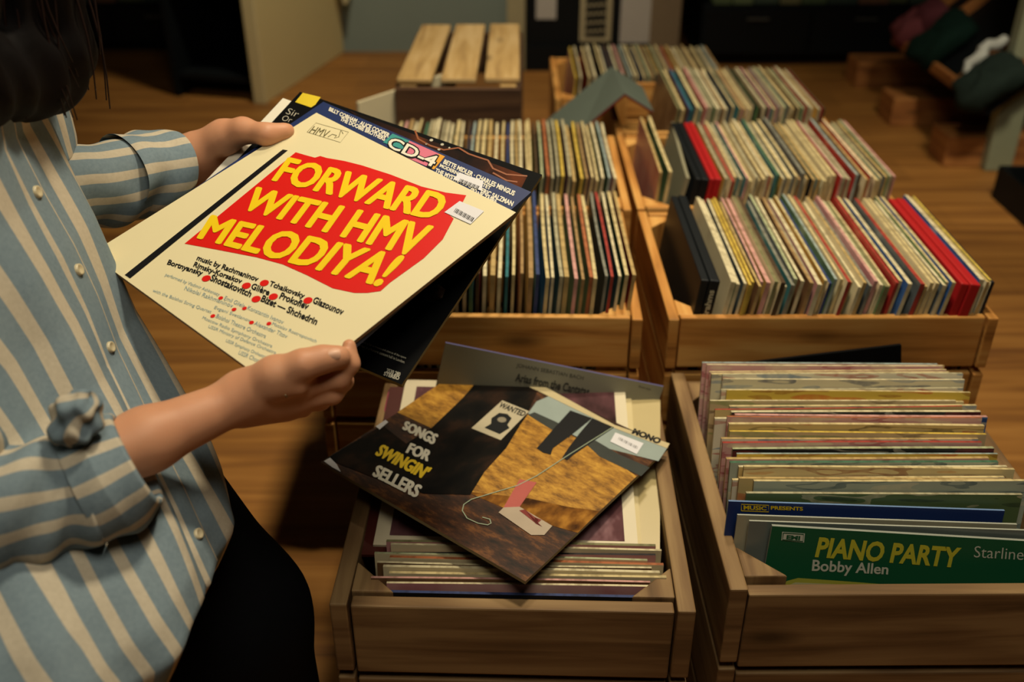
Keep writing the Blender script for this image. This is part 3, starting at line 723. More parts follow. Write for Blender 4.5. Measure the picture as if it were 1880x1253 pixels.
mb = MB(); pxpoly(mb, pb, [(721, 246), (752, 259), (742, 276), (703, 262)], .0005); lg = mb.build('logo_block', plain('logo_teal', '#3a8f8c', .5), blu)
mb = MB(); pxpoly(mb, pb, [(752, 259), (806, 283), (788, 308), (735, 285)], .0005); mb.build('logo_block', plain('logo_pink', '#cf7088', .5), blu)
mb = MB(); pxpoly(mb, pb, [(806, 283), (817, 288), (797, 312), (786, 308)], .0005); mb.build('logo_block', plain('logo_orange', '#d99a30', .5), blu)
mb = MB(); pxtext(mb, pb, 'CD-4', (706, 272), (795, 313), (719, 249), (810, 288), .0008, 0, .075); mb.build('logo_outline', INK, blu)
mb = MB(); pxtext(mb, pb, 'CD-4', (708.5, 270), (794, 309), (720, 252), (807, 290), .0011, 0, .02); mb.build('logo_lettering', WHT, blu)
mb = MB(); pxpoly(mb, pb, [(843, 318), (888, 334), (884, 352), (833, 331)], .0010); st = mb.build('price_sticker', STICK, blu)
mb = MB()
for k in range(15): x, y = 846 + k * 2.4, 330 + k * .95; line(mb, [pb.hit(x, y), pb.hit(x - 3.5, y + 6)], .0005 + .0003 * (k % 3), .0013)
mb.build('bar_code', INK, st)
# -- black sleeve at the bottom, white inner sleeve poking out
RK = np.array([[0.8947, 0.4465, -0.0159], [-0.4139, 0.8149, -0.4059], [-0.1682, 0.3697, 0.9138]]); U_, _, V_ = np.linalg.svd(RK); RK = U_ @ V_
TK = np.array([-0.1855, 1.0169, -0.4407]) + LIFT - .0075 * NM + RK[:, 1] * .004 - RK[:, 0] * .003
KW, KH = .333, .321
blk = thing_sleeve('record_sleeve', RK, TK, KW, KH, .005, [plain('tan_edge', '#9a8a52', .6), M_CARD_BLACK], 'glossy black record sleeve with a brown curtain picture, undermost of the held three')
pk = Plane(RK, TK, KW, KH)
mb = MB(); pxpoly(mb, pk, [(640, 203), (968, 324), (955, 350), (930, 350), (700, 250)], .0003)
def art(name, a, b, c, sc):
    m, bb, t = base_mat(name, .65, .07); f = noise(t, sc, 4, 'Object', (1, .6, 1)); t.l(ramp(t, f, [(.36, S(a)), (.52, S(b)), (.66, S(c))]), bb.inputs['Base Color']); return m
mb.build('curtain_picture', art('curtain_brown', '#120c0b', '#2e1811', '#5a2c16', 16), blk)
mb = MB()
for pts in (((762, 240), (768, 256), (790, 268), (815, 276), (842, 272)), ((842, 272), (860, 283), (880, 290), (896, 295)), ((896, 295), (905, 310), (930, 321), (968, 324)), ((905, 318), (930, 332), (950, 335))):
    line(mb, [pk.hit(*p) for p in pts], .0022, .0006)
mb.build('curtain_braid', plain('braid_copper', '#8a4a20', .5), blk)
mb = MB(); pxpoly(mb, pk, [(556, 171), (589, 179), (579, 193), (571, 198), (542, 188)], .0005); mb.build('yellow_tag', plain('tag_yellow', '#d4bc28', .5), blk)
mb = MB(); pxtext(mb, pk, 'Sir', (524, 209), (545, 216), (531, 199), (552, 206), .0005, 0, -.012); pxtext(mb, pk, 'Or', (516, 221), (533, 226), (522, 212), (539, 217), .0005, 0, -.012)
for x, y, r in ((792, 258, .0022), (812, 266, .002), (806, 275, .0018), (783, 265, .0014), (825, 272, .0012)): disc(mb, pk.hit(x, y), r, .0006)
pxtext(mb, pk, 'singing with a full orchestra and chorus of the opera', (652, 627), (745, 661), (653, 622), (746, 656), .0005)
pxtext(mb, pk, 'recorded in a historic concert hall in London', (652, 634), (742, 668), (653, 629), (743, 663), .0005)
pxtext(mb, pk, '2530 280', (709, 684), (734, 692), (711, 677), (736, 685), .0005, 0, .02); pxtext(mb, pk, 'STEREO', (704, 690), (732, 699), (706, 683), (734, 692), .0005, 0, .03)
mb.build('small_lettering', plain('dim_white', '#b8b4a4', .5), blk)
mb = MB()
for P in (((828, 497), (850, 500), (842, 512), (826, 506)), ((782, 532), (805, 522), (818, 532), (812, 548), (790, 556), (779, 545)), ((770, 512), (790, 508), (800, 514), (782, 522))): pxpoly(mb, pk, list(P), .0005)
mb.build('figure_picture', art('figure_tones', '#20191a', '#4a3a38', '#a08a80', 60), blk)
inn = sleeve_board(.30, .30, .0012).build('inner_sleeve', [WHT, WHT], blk, (-.031, -.0065, -.0022)); 

# -- dark picture sleeve lying across the front crate
RS = np.array([[0.7973, 0.6011, 0.0543], [-0.6011, 0.799, -0.0173], [-0.0538, -0.0189, 0.9984]]); U_, _, V_ = np.linalg.svd(RS); RS = U_ @ V_
TS = np.array([-0.0165, 1.0238, -0.7684]) + LIFT
def earth():
    m, b, t = base_mat('cover_earth', .45, .25)
    f = noise(t, 26, 6, 'Object', (1, 2.6, 1), .7); t.l(ramp(t, f, [(.35, S('#140c08')), (.52, S('#3c2213')), (.7, S('#7a4c22'))]), b.inputs['Base Color']); return m
sel = thing_sleeve('record_sleeve', RS, TS, .317, .317, .0045, [plain('sell_edge', '#8f7f5a', .6), earth()], "dark picture sleeve with SONGS in cream letters, lying across the front crate")
ps = Plane(RS, TS, .317, .317)
q = lambda X, Y: (570 + X / 2.505, 600 + Y / 2.505)
def Q(*a): return [q(*p) for p in a]
def golden():
    m, b, t = base_mat('cover_field', .45, .25)
    f = noise(t, 30, 6, 'Object', (1, 2.4, 1), .75); t.l(ramp(t, f, [(.34, S('#5a3a14')), (.5, S('#a07228')), (.68, S('#c99a3c'))]), b.inputs['Base Color']); return m
GOLD = golden(); SKYP = plain('cover_sky', '#9aa8a4', .3, .5, .25, 25); HILL = plain('cover_hills', '#3c413e', .3, .5, .3, 60)
BARK = art('cover_bark', '#0a0a0a', '#14110e', '#2a1c14', 30)
mb = MB(); pxpoly(mb, ps, Q((750, 170), (822, 200), (760, 275), (640, 232)), .0003); pxpoly(mb, ps, Q((1040, 345), (1110, 315), (1395, 462), (1640, 560), (1600, 620), (1300, 545), (1150, 470), (1000, 400)), .0003); mb.build('sky_picture', SKYP, sel)
mb = MB(); pxpoly(mb, ps, Q((640, 232), (770, 275), (560, 470), (400, 395)), .0003)
pxpoly(mb, ps, Q((1000, 405), (1150, 475), (1310, 560), (1500, 690), (1330, 850), (1180, 830), (1000, 790), (715, 760), (860, 600)), .00035)
mb.build('field_picture', GOLD, sel)
mb = MB(); pxpoly(mb, ps, Q((715, 760), (1000, 790), (1180, 830), (1330, 850), (1230, 950), (1050, 900), (900, 840)), .0003); mb.build('lower_field_picture', art('cover_low_field', '#3a2210', '#7a4f1e', '#a87630', 40), sel)
mb = MB(); pxpoly(mb, ps, Q((1000, 408), (1030, 395), (1130, 440), (1200, 480), (1190, 515), (1100, 470)), .0005); pxpoly(mb, ps, Q((1265, 540), (1310, 525), (1420, 590), (1560, 650), (1520, 690), (1330, 600)), .0005); mb.build('hill_picture', HILL, sel)
mb = MB(); pxpoly(mb, ps, Q((818, 192), (1055, 275), (1030, 330), (995, 405), (900, 560), (800, 670), (735, 775), (520, 770), (300, 700), (110, 625), (75, 608), (330, 455), (440, 540), (560, 465), (700, 330)), .0006); mb.build('trunk_picture', BARK, sel)
mb = MB(); pxpoly(mb, ps, Q((882, 342), (1005, 392), (875, 525), (740, 470)), .0009); po = mb.build('poster_picture', plain('poster_print', '#b8ae94', .4, .4, .1, 30), sel)
mb = MB(); pxtext(mb, ps, 'WANTED', q(862, 372), q(978, 418), q(880, 350), q(996, 396), .0012, 0, .03)
pxpoly(mb, ps, Q((868, 400), (905, 405), (925, 425), (905, 455), (915, 470), (870, 498), (800, 468), (830, 450), (832, 425)), .0011); mb.build('poster_print', INK, po)
mb = MB(); disc(mb, ps.hit(*q(880, 432)), .0062, .0013); mb.build('poster_face', plain('poster_grey', '#8a8270', .4), po)
mb = MB(); pxpoly(mb, ps, Q((1195, 388), (1295, 424), (1200, 500), (1115, 562), (1105, 592), (1070, 582), (1040, 562), (1060, 540), (1120, 470)), .0009)
pxpoly(mb, ps, Q((1296, 424), (1396, 466), (1300, 530), (1210, 592), (1180, 618), (1158, 604), (1190, 555), (1240, 490)), .0009); mb.build('legs_picture', INK, sel)
mb = MB(); pxpoly(mb, ps, Q((962, 705), (1040, 720), (962, 832), (888, 835)), .0010); mb.build('red_box_picture', plain('box_rose', '#b45a52', .35, .4, .2, 40), sel)
mb = MB(); pxpoly(mb, ps, Q((888, 835), (962, 832), (1112, 920), (1075, 962), (1015, 962), (865, 858)), .0010); mb.build('pale_box_picture', plain('box_pale', '#b0a08c', .35, .4, .2, 50), sel)
mb = MB(); pxpoly(mb, ps, Q((985, 845), (1050, 895), (1035, 910), (1065, 925), (1040, 912), (960, 850)), .0013); pxpoly(mb, ps, Q((1030, 880), (1062, 893), (1045, 908), (1035, 902)), .0013); mb.build('box_line_picture', plain('box_red_lines', '#7a2a24', .4), sel)  # dark red lines printed on the pale box
mb = MB(); line(mb, [ps.hit(*q(*p)) for p in ((1390, 466), (1200, 585), (1040, 690), (950, 735), (850, 765), (740, 798), (705, 822), (698, 850), (720, 885), (770, 908), (815, 916), (830, 908), (825, 890), (790, 880))], .0012, .0012); mb.build('cord_picture', plain('cord_pale', '#9aa890', .4), sel)
mb = MB(); pxpoly(mb, ps, Q((772, 135), (1100, 290), (1400, 455), (1652, 540), (1640, 562), (1390, 466), (1050, 300), (815, 192), (752, 165)), .0007); mb.build('top_strip', plain('strip_cream', '#c2b48c', .4), sel)
mb = MB(); pxtext(mb, ps, 'MONO', q(1475, 494), q(1600, 545), q(1490, 470), q(1618, 520), .0011, 0, .06); mb.build('mono_lettering', INK, sel)
heavy(ps, 'title_lettering', WHT, sel, 'SONGS', q(424, 474), q(562, 545), q(440, 438), q(588, 502), .0010, .0011, 0)
heavy(ps, 'title_lettering', WHT, sel, 'FOR', q(440, 582), q(537, 622), q(463, 540), q(558, 578), .0010, .0011, 0)
heavy(ps, 'title_lettering', WHT, sel, 'SELLERS', q(285, 688), q(484, 790), q(312, 640), q(514, 738), .0010, .0011, 0)
heavy(ps, 'title_lettering', YEL, sel, "SWINGIN'", q(298, 592), q(518, 704), q(333, 544), q(556, 655), .0010, .0011, 0)
mb = MB(); pxpoly(mb, ps, Q((1402, 490), (1532, 540), (1500, 590), (1378, 532)), .0011); st = mb.build('price_sticker', STICK, sel)
mb = MB()
for k in range(13): x, y = 1420 + k * 7, 512 + k * 3.6; line(mb, [ps.hit(*q(x, y)), ps.hit(*q(x - 5, y + 12))], .0004 + .0003 * (k % 3), .0014)
mb.build('bar_code', INK, st)
mb = MB(); pxpoly(mb, ps, Q((62, 622), (90, 606), (120, 635), (140, 672), (100, 650)), .0010); mb.build('worn_corner', STICK, sel)
mb = MB(); pxpoly(mb, ps, Q((300, 462), (345, 432), (358, 442), (318, 476)), .0010); mb.build('worn_corner', STICK, sel)

# -- pile of sleeves under it
PILEY = D(6.0)
def pile(z, cx, cy, yaw, thk, mats, label, tilt=PILEY, w=.315):
    R = rotz(yaw) @ rotx(tilt); t = np.array([cx, cy, z]); return thing_sleeve('record_sleeve', R, t, w, .315, thk, mats, label), Plane(R, t, w, .315)
zb = Z(-.8115)
PURP = plain('purple_card', '#5a2236', .45, .4, .2, 20); BEIGE = plain('beige_card', '#b8a878', .35, .5, .12, 14); RBRN = plain('red_brown_card', '#4a1c16', .45, .4, .25, 20); CRM = plain('cream_card', '#c9ba8c', .5, .35, .1, 14)
o1, p1_ = pile(zb, -.028, 1.055, D(-2), .004, [PURP, PURP], 'purple red sleeve lowest in the pile, its left edge sticking out')
mb = MB()
for y0, y1, m in ((.04, .075, 0), (.085, .15, 0)): put_poly(mb, [(-.157, y0), (-.145, y0), (-.145, y1), (-.157, y1)], .0004)
mb.build('pink_stripe', plain('stripe_pink', '#a8405a', .45), o1)
o2, _ = pile(zb + .0048, .036, 1.045, D(-7), .004, [BEIGE, BEIGE], 'shiny beige sleeve sticking out on the right of the pile')
o3, p3_ = pile(zb + .0096, .006, 1.062, D(-3), .004, [CRM, CRM], 'cream sleeve with a blue sticker showing behind the dark picture sleeve')
mb = MB(); pxpoly(mb, p3_, [(1080, 727), (1147, 727), (1148, 742), (1084, 741)], .0005); mb.build('blue_sticker', plain('sticker_blue', '#4aa0b4', .4), o3)
mb = MB(); pxpoly(mb, p3_, [(1068, 723), (1092, 727), (1118, 738), (1116, 752), (1064, 738)], .0009); mb.build('price_sticker', STICK, o3)
mb = MB(); pxpoly(mb, p3_, [(1073, 714), (1122, 709), (1129, 716), (1080, 719)], .0006); mb.build('red_band', REDI, o3)
mb = MB(); pxtext(mb, p3_, 'London Philharmonic', (752, 714), (812, 718), (752, 706), (812, 710), .0006); pxtext(mb, p3_, 'Favourites', (748, 724), (790, 727), (748, 716), (790, 719), .0006); mb.build('small_lettering', plain('faded_ink', '#7a6f5a', .6), o3)
o4, _ = pile(zb + .0144, -.022, 1.040, D(-1.5), .004, [RBRN, RBRN], 'red-brown sleeve just below the white bordered one in the pile')
o5, p5_ = pile(zb + .0188, -.002, 1.050, D(-2.2), .004, [plain('white_edge', '#cfc6a8', .5), plain('white_border', '#d2c8ac', .45, .4, .08, 20)], 'white bordered sleeve with a pink and brown landscape, under the dark picture sleeve')
mb = MB(); put_poly(mb, [(-.140, -.142), (.142, -.142), (.142, .142), (-.140, .142)], .0004); mb.build('landscape_picture', art('landscape_pink', '#2a1c1c', '#5c3c40', '#b08a90', 14), o5)

# -- grey sleeve standing at the back of the front crate
gl = aty(818, 630, 1.185); gr = aty(1205, 708, 1.185); gx = (gr - gl); gx /= np.linalg.norm(gx)
gyv = np.array([0, math.sin(D(7)), math.cos(D(7))]); gyv = gyv - gx * (gyv @ gx); gyv /= np.linalg.norm(gyv); gn = np.cross(gx, gyv)
RG = np.stack([gx, gyv, gn], 1); TG = gl + gx * .1575 - gyv * .1575
GREYS = plain('grey_sleeve_card', '#8c8a78', .4, .4, .1, 16)
og = thing_sleeve('record_sleeve', RG, TG, .315, .315, .004, [plain('violet_edge', '#5a5a86', .5), GREYS], 'tilted grey sleeve standing behind the dark picture sleeve against the crate')
pg = Plane(RG, TG, .315, .315)
mb = MB(); pxtext(mb, pg, 'JOHANN SEBASTIAN BACH', (947, 676), (1070, 700), (949, 667), (1072, 691), .0005); pxtext(mb, pg, 'Arias from the Cantatas', (945, 700), (1080, 728), (948, 685), (1084, 711), .0005, 0, .03); pxtext(mb, pg, 'Stereo', (1172, 711), (1194, 717), (1173, 708), (1195, 713), .0005)
mb.build('title_lettering', plain('grey_ink', '#3a3a36', .5), og)

# -- green lettered sleeve at the front of the right crate
yG = .852; tl = aty(1418, 966.5, yG); tr = aty(1880, 994.0, yG - .006); gx = tr - tl; gx /= np.linalg.norm(gx)
gyv = np.array([0, math.sin(D(9)), math.cos(D(9))]); gyv = gyv - gx * (gyv @ gx); gyv /= np.linalg.norm(gyv); gn = np.cross(gx, gyv)
RP = np.stack([gx, gyv, gn], 1); TP = tl + gx * .1575 - gyv * .156
GREEN = plain('piano_green', '#0f5c3c', .4, .4, .1, 18)
og = thing_sleeve('record_sleeve', RP, TP, .315, .312, .004, [plain('grey_plastic_edge', '#8f948a', .4), GREEN], 'green sleeve with yellow lettering at the front of the right crate')
pp = Plane(RP, TP, .315, .312)
q2 = lambda X, Y: (1220 + X / 1.918, 600 + Y / 1.918)
mb = MB(); pxtext(mb, pp, 'PIANO PARTY', q2(528, 812), q2(1030, 850), q2(545, 740), q2(1046, 778), .0006, 0, .035)
mb.build('title_lettering', plain('lemon_print', '#cfca3c', .45), og)
mb = MB(); pxtext(mb, pp, 'Bobby Allen', q2(517, 872), q2(785, 884), q2(522, 820), q2(790, 836), .0006, 0, .02); pxtext(mb, pp, 'Starline', q2(1088, 812), q2(1262, 822), q2(1092, 772), q2(1266, 782), .0006, 0, -.005)
pxpoly(mb, pp, [q2(414, 722), q2(494, 728), q2(491, 760), q2(411, 752)], .0005); mb.build('small_lettering', plain('pale_print', '#cfd4c4', .45), og)
mb = MB(); pxtext(mb, pp, 'EMI', q2(428, 748), q2(476, 752), q2(430, 733), q2(478, 737), .0008, 0, .05)
line(mb, [pp.hit(*q2(*p)) for p in ((418, 726), (489, 731), (487, 756), (415, 750), (418, 726))], .0012, .0008); mb.build('label_lettering', GREEN, og)
mb = MB(); pxpoly(mb, pp, [q2(405, 912), q2(432, 895), q2(470, 885), q2(640, 897), q2(860, 914), q2(1260, 930), q2(1260, 960), q2(400, 960)], .0005); mb.build('yellow_swoosh', plain('swoosh_yellow', '#b5b84a', .45), og)
mb = MB(); pxpoly(mb, pp, [q2(425, 915), q2(460, 900), q2(640, 908), q2(820, 922), q2(820, 960), q2(420, 960)], .0008); mb.build('pale_swoosh', plain('swoosh_pale', '#c9c89a', .45), og)
# navy sleeve with yellow print a little further back
tl2 = aty(1338, 921, .884); tr2 = aty(1832, 938, .880); gx = tr2 - tl2; gx /= np.linalg.norm(gx); gyv = np.array([0, math.sin(D(9)), math.cos(D(9))]); gyv = gyv - gx * (gyv @ gx); gyv /= np.linalg.norm(gyv)
RV = np.stack([gx, gyv, np.cross(gx, gyv)], 1); TV = tl2 + gx * .1575 - gyv * .156
nv_ = thing_sleeve('record_sleeve', RV, TV, .315, .312, .003, [plain('blue_edge', '#6a86b0', .5), plain('royal_blue_print', '#142f6a', .42, .4, .15, 20)], 'royal blue sleeve with small yellow writing, a little behind the green lettered sleeve')
pv = Plane(RV, TV, .315, .312); mb = MB()
pxtext(mb, pv, 'PRESENTS', (1415, 936), (1474, 938), (1415, 929), (1474, 931), .0005, 0, .03); pxtext(mb, pv, 'MUSIC', (1365, 936), (1407, 937.5), (1365, 928), (1407, 930), .0005, 0, .03)
line(mb, [pv.hit(*p) for p in ((1361, 938), (1361, 926), (1411, 928), (1411, 940), (1361, 938))], .0010, .0005)
mb.build('small_lettering', YEL, nv_)
# black sleeve tilted up at the very back
tr3 = aty(1655, 634, 1.19); gx = tr3 - aty(1410, 663, 1.19); gx /= np.linalg.norm(gx); gyv = np.array([0, math.sin(D(8)), math.cos(D(8))]); gyv = gyv - gx * (gyv @ gx); gyv /= np.linalg.norm(gyv)
thing_sleeve('record_sleeve', np.stack([gx, gyv, np.cross(gx, gyv)], 1), tr3 - gx * .132 - gyv * .132, .264, .264, .006, [M_CARD_BLACK, M_CARD_BLACK], 'smaller black sleeve tilted up at the very back of the front right crate')
# clear-fronted sleeves just behind it
for k, (dy, x0) in enumerate(((.010, -.018), (.018, -.030))):
    R = FRONT(D(9), D(-1), D(-1.5)); t = TP + np.array([x0, dy, .003 + .002 * k])
    mm = plain('plastic_grey_%d' % k, ['#6f7874', '#a8a48c'][k], .25, .6, .25, 20)
    thing_sleeve('record_sleeve', R, t, .315, .313, .0025, [plain('plastic_edge', '#a8aca0', .3, .5), mm], ['grey plastic covered sleeve right behind the green lettered sleeve', 'buff plastic covered sleeve, second behind the green lettered sleeve'][k])
#PART4
# ------------------------------------------------------------------ the person
def surface_nets(D, org, h):
    s = D < 0
    acc = np.zeros(tuple(n - 1 for n in D.shape) + (3,), np.float32); cnt = np.zeros(acc.shape[:3], np.float32)
    def sl(off): return tuple(slice(o, D.shape[i] - 1 + o) for i, o in enumerate(off))
    for ax in range(3):
        o2 = [i for i in range(3) if i != ax]
        for a in (0, 1):
            for b in (0, 1):
                o = [0, 0, 0]; o[o2[0]] = a; o[o2[1]] = b; e = list(o); e[ax] = 1
                d0, d1 = D[sl(o)], D[sl(e)]; m = (d0 < 0) != (d1 < 0)
                idx = np.nonzero(m); t = d0[idx] / (d0[idx] - d1[idx])
                p = np.zeros((len(t), 3), np.float32); p[:, ax] = t; p[:, o2[0]] = a; p[:, o2[1]] = b
                acc[idx] += p; cnt[idx] += 1
    act = cnt > 0; ids = -np.ones(cnt.shape, np.int64); ids[act] = np.arange(act.sum())
    cell = np.argwhere(act); V = (cell + acc[act] / cnt[act][:, None]) * h + org
    F = []
    for ax in range(3):
        o2 = [(ax + 1) % 3, (ax + 2) % 3]
        a = [slice(None)] * 3; b = [slice(None)] * 3; a[ax] = slice(0, -1); b[ax] = slice(1, None)
        c = (s[tuple(a)] != s[tuple(b)]); inside0 = s[tuple(a)]
        I = np.argwhere(c); I = I[(I[:, o2[0]] > 0) & (I[:, o2[1]] > 0)]
        I = I[(I[:, o2[0]] < ids.shape[o2[0]]) & (I[:, o2[1]] < ids.shape[o2[1]])]
        fl = inside0[I[:, 0], I[:, 1], I[:, 2]]
        def g(da, db):
            J = I.copy(); J[:, o2[0]] -= da; J[:, o2[1]] -= db; return ids[J[:, 0], J[:, 1], J[:, 2]]
        q = np.stack([g(1, 1), g(0, 1), g(0, 0), g(1, 0)], 1); q[~fl] = q[~fl][:, ::-1]; F.append(q)
    return V, np.concatenate(F)
def sdf_mesh(prims, h, pad=.03):
    """prims: (a, b, ra, rb, k[, squash]) tapered capsules joined by a smooth union of width k."""
    P = np.array([p[i] for p in prims for i in (0, 1)], float); rm = max(max(p[2], p[3]) for p in prims)
    lo = P.min(0) - rm - pad; hi = P.max(0) + rm + pad; n = np.ceil((hi - lo) / h).astype(int) + 1
    D = np.full(tuple(n), 1.0, np.float32)
    for p in prims:
        a, b, ra, rb, k = p[:5]; a = np.array(a, float); b = np.array(b, float); m = max(ra, rb) + k + 3 * h + .008
        i0 = np.maximum(np.floor((np.minimum(a, b) - m - lo) / h).astype(int), 0); i1 = np.minimum(np.ceil((np.maximum(a, b) + m - lo) / h).astype(int) + 1, n)
        g = [lo[i] + h * np.arange(i0[i], i1[i]) for i in range(3)]
        X, Y, Zz = g[0][:, None, None], g[1][None, :, None], g[2][None, None, :]
        d = b - a; L = d @ d + 1e-12
        t = np.clip(((X - a[0]) * d[0] + (Y - a[1]) * d[1] + (Zz - a[2]) * d[2]) / L, 0, 1)
        dist = np.sqrt((X - a[0] - t * d[0]) ** 2 + (Y - a[1] - t * d[1]) ** 2 + (Zz - a[2] - t * d[2]) ** 2) - (ra + (rb - ra) * t)
        s_ = tuple(slice(i0[i], i1[i]) for i in range(3)); D0 = D[s_]
        if len(p) > 5 and p[5] == 'cut':
            hh = np.clip(.5 - .5 * (D0 + dist) / k, 0, 1); D[s_] = D0 * (1 - hh) - dist * hh + k * hh * (1 - hh)
        else:
            hh = np.clip(.5 + .5 * (dist - D0) / k, 0, 1); D[s_] = dist * (1 - hh) + D0 * hh - k * hh * (1 - hh)
    return surface_nets(D, lo, h)
def smooth_v(V, F, it=2):
    E = np.concatenate([F[:, [i, (i + 1) % 4]] for i in range(4)]); n = len(V)
    for _ in range(it):
        A = np.zeros((n, 3)); c = np.zeros(n)
        np.add.at(A, E[:, 0], V[E[:, 1]]); np.add.at(A, E[:, 1], V[E[:, 0]]); np.add.at(c, E[:, 0], 1); np.add.at(c, E[:, 1], 1)
        V = .5 * V + .5 * A / c[:, None]
    return V
def np_mesh(name, parts, mat, parent=None):
    V = np.concatenate([p[0] for p in parts]); o = 0; F = []
    for p in parts: F.append(p[1] + o); o += len(p[0])
    F = np.concatenate(F); me = bpy.data.meshes.new(name)
    me.vertices.add(len(V)); me.vertices.foreach_set('co', V.astype(np.float32).ravel())
    me.loops.add(F.size); me.loops.foreach_set('vertex_index', F.astype(np.int32).ravel())
    me.polygons.add(len(F)); me.polygons.foreach_set('loop_start', np.arange(0, F.size, 4, dtype=np.int32))
    me.polygons.foreach_set('use_smooth', np.ones(len(F), bool)); me.update(calc_edges=True); me.validate()
    me.materials.append(mat); return place(name, me, parent)
def onp(pl, px, py, off):
    r = ray(px, py); n = pl.R[:, 2]; return C0 + r * (((pl.t + n * off - C0) @ n) / (r @ n))
def rel(x, y, z): return np.array([x, y, z + CAM_H])

def skin():
    m, b, t = base_mat('skin', .5, .35)
    f = noise(t, 22, 4); f2 = noise(t, 320, 2)
    c = mixc(t, f, S('#bd8464'), S('#d09c7a')); t.l(c, b.inputs['Base Color'])
    b.inputs['Subsurface Weight'].default_value = .12; b.inputs['Subsurface Radius'].default_value = (.012, .004, .002); b.inputs['Subsurface Scale'].default_value = .6
    bump(t, b, f2, .12, .0006); return m
SKIN = skin()
# right (near) hand: thumb on the ivory sleeve, fingers under its corner
H = lambda px, py, off: onp(pm, px, py, off)
EL = atd(-75, 958, .80)
W = H(436, 736, -.016)
def chain(pts, rad, k): return [(pts[i], pts[i + 1], rad[i], rad[i + 1], k) for i in range(len(pts) - 1)]
near = []
mid = W + (EL - W) * .35
near += [(EL, mid, .031, .0275, .01), (mid, W, .0275, .0205, .012)]
near += chain([W + np.array([.004, 0, .004]), H(462, 724, -.012)], [.0205, .0205], .014)
mc = {'i': H(548, 712, -.020), 'm': H(546, 734, -.032), 'r': H(536, 743, -.040), 'p': H(522, 750, -.046)}
near += [(H(458, 728, -.016), mc['i'], .0165, .0135, .012), (H(456, 734, -.022), mc['m'], .0165, .0125, .012), (H(452, 742, -.026), mc['r'], .0165, .0118, .012), (H(448, 748, -.030), mc['p'], .0155, .0112, .012)]
near += chain([mc['i'], H(622, 695, -.016), H(642, 668, -.006), H(641, 636, .004)], [.0122, .0102, .0090, .0066], .005)
near += [(H(500, 700, -.006), H(560, 694, -.006), .0105, .0085, .008), (H(505, 712, -.012), H(560, 708, -.014), .014, .011, .008), (H(504, 713, -.001), H(548, 710, -.003), .0100, .0085, .006)]
near += chain([mc['m'], H(610, 724, -.032), H(632, 700, -.030), H(628, 678, -.022)], [.0115, .0096, .0085, .007], .004)
near += chain([mc['r'], H(588, 736, -.042), H(612, 716, -.042), H(612, 694, -.034)], [.0105, .0090, .0082, .0068], .004)
near += chain([mc['p'], H(556, 749, -.050), H(574, 735, -.052), H(582, 716, -.046)], [.0102, .0085, .0075, .0062], .004)
th = [H(452, 720, -.010), H(506, 690, .006), H(556, 670, .0145), H(592, 660, .0125), H(623, 656, .0095)]
near += chain(th, [.0205, .0170, .0128, .0112, .0085], .009)
near += [(H(598, 659, .012), H(620, 655, .0105), .0108, .0098, .004)]
Vn, Fn = sdf_mesh(near, .0017); Vn = smooth_v(Vn, Fn, 2)
# left (far) hand: thumb on the blue sleeve, fingers under the black one
G = lambda px, py, off: onp(pb, px, py, off)
EF = atd(95, 345, 1.06)
WF = G(318, 296, -.022)
far = []
midf = WF + (EF - WF) * .4
far += [(EF, midf, .034, .030, .01), (midf, WF, .030, .0265, .012)]
far += [(WF, G(352, 292, -.020), .0265, .026, .014)]
mf = {'i': G(424, 286, -.032), 'm': G(416, 304, -.040), 'r': G(402, 318, -.046), 'p': G(382, 328, -.050)}
far += [(G(352, 286, -.018), mf['i'], .022, .0150, .012), (G(350, 294, -.024), mf['m'], .021, .0135, .012), (G(348, 304, -.03), mf['r'], .020, .0125, .012), (G(346, 314, -.034), mf['p'], .0185, .0120, .012)]
for k, (a, b, c) in {'i': ((486, 306, -.058), (520, 330, -.062), (548, 350, -.060)), 'm': ((474, 334, -.066), (508, 360, -.070), (536, 380, -.068)), 'r': ((452, 352, -.070), (482, 378, -.075), (506, 396, -.073)), 'p': ((420, 362, -.072), (444, 382, -.076), (462, 396, -.075))}.items():
    far += chain([mf[k], G(*a), G(*b), G(*c)], [.0120, .0098, .0088, .007], .004)
thf = [G(372, 276, -.012), G(412, 252, .002), G(446, 240, .013), G(488, 247, .0145), G(528, 240, .009)]
far += chain(thf, [.024, .0195, .0140, .0115, .0080], .010)
far += [(G(494, 247, .014), G(520, 242, .0105), .0112, .0098, .004)]
Vf, Ff = sdf_mesh(far, .0018); Vf = smooth_v(Vf, Ff, 2)
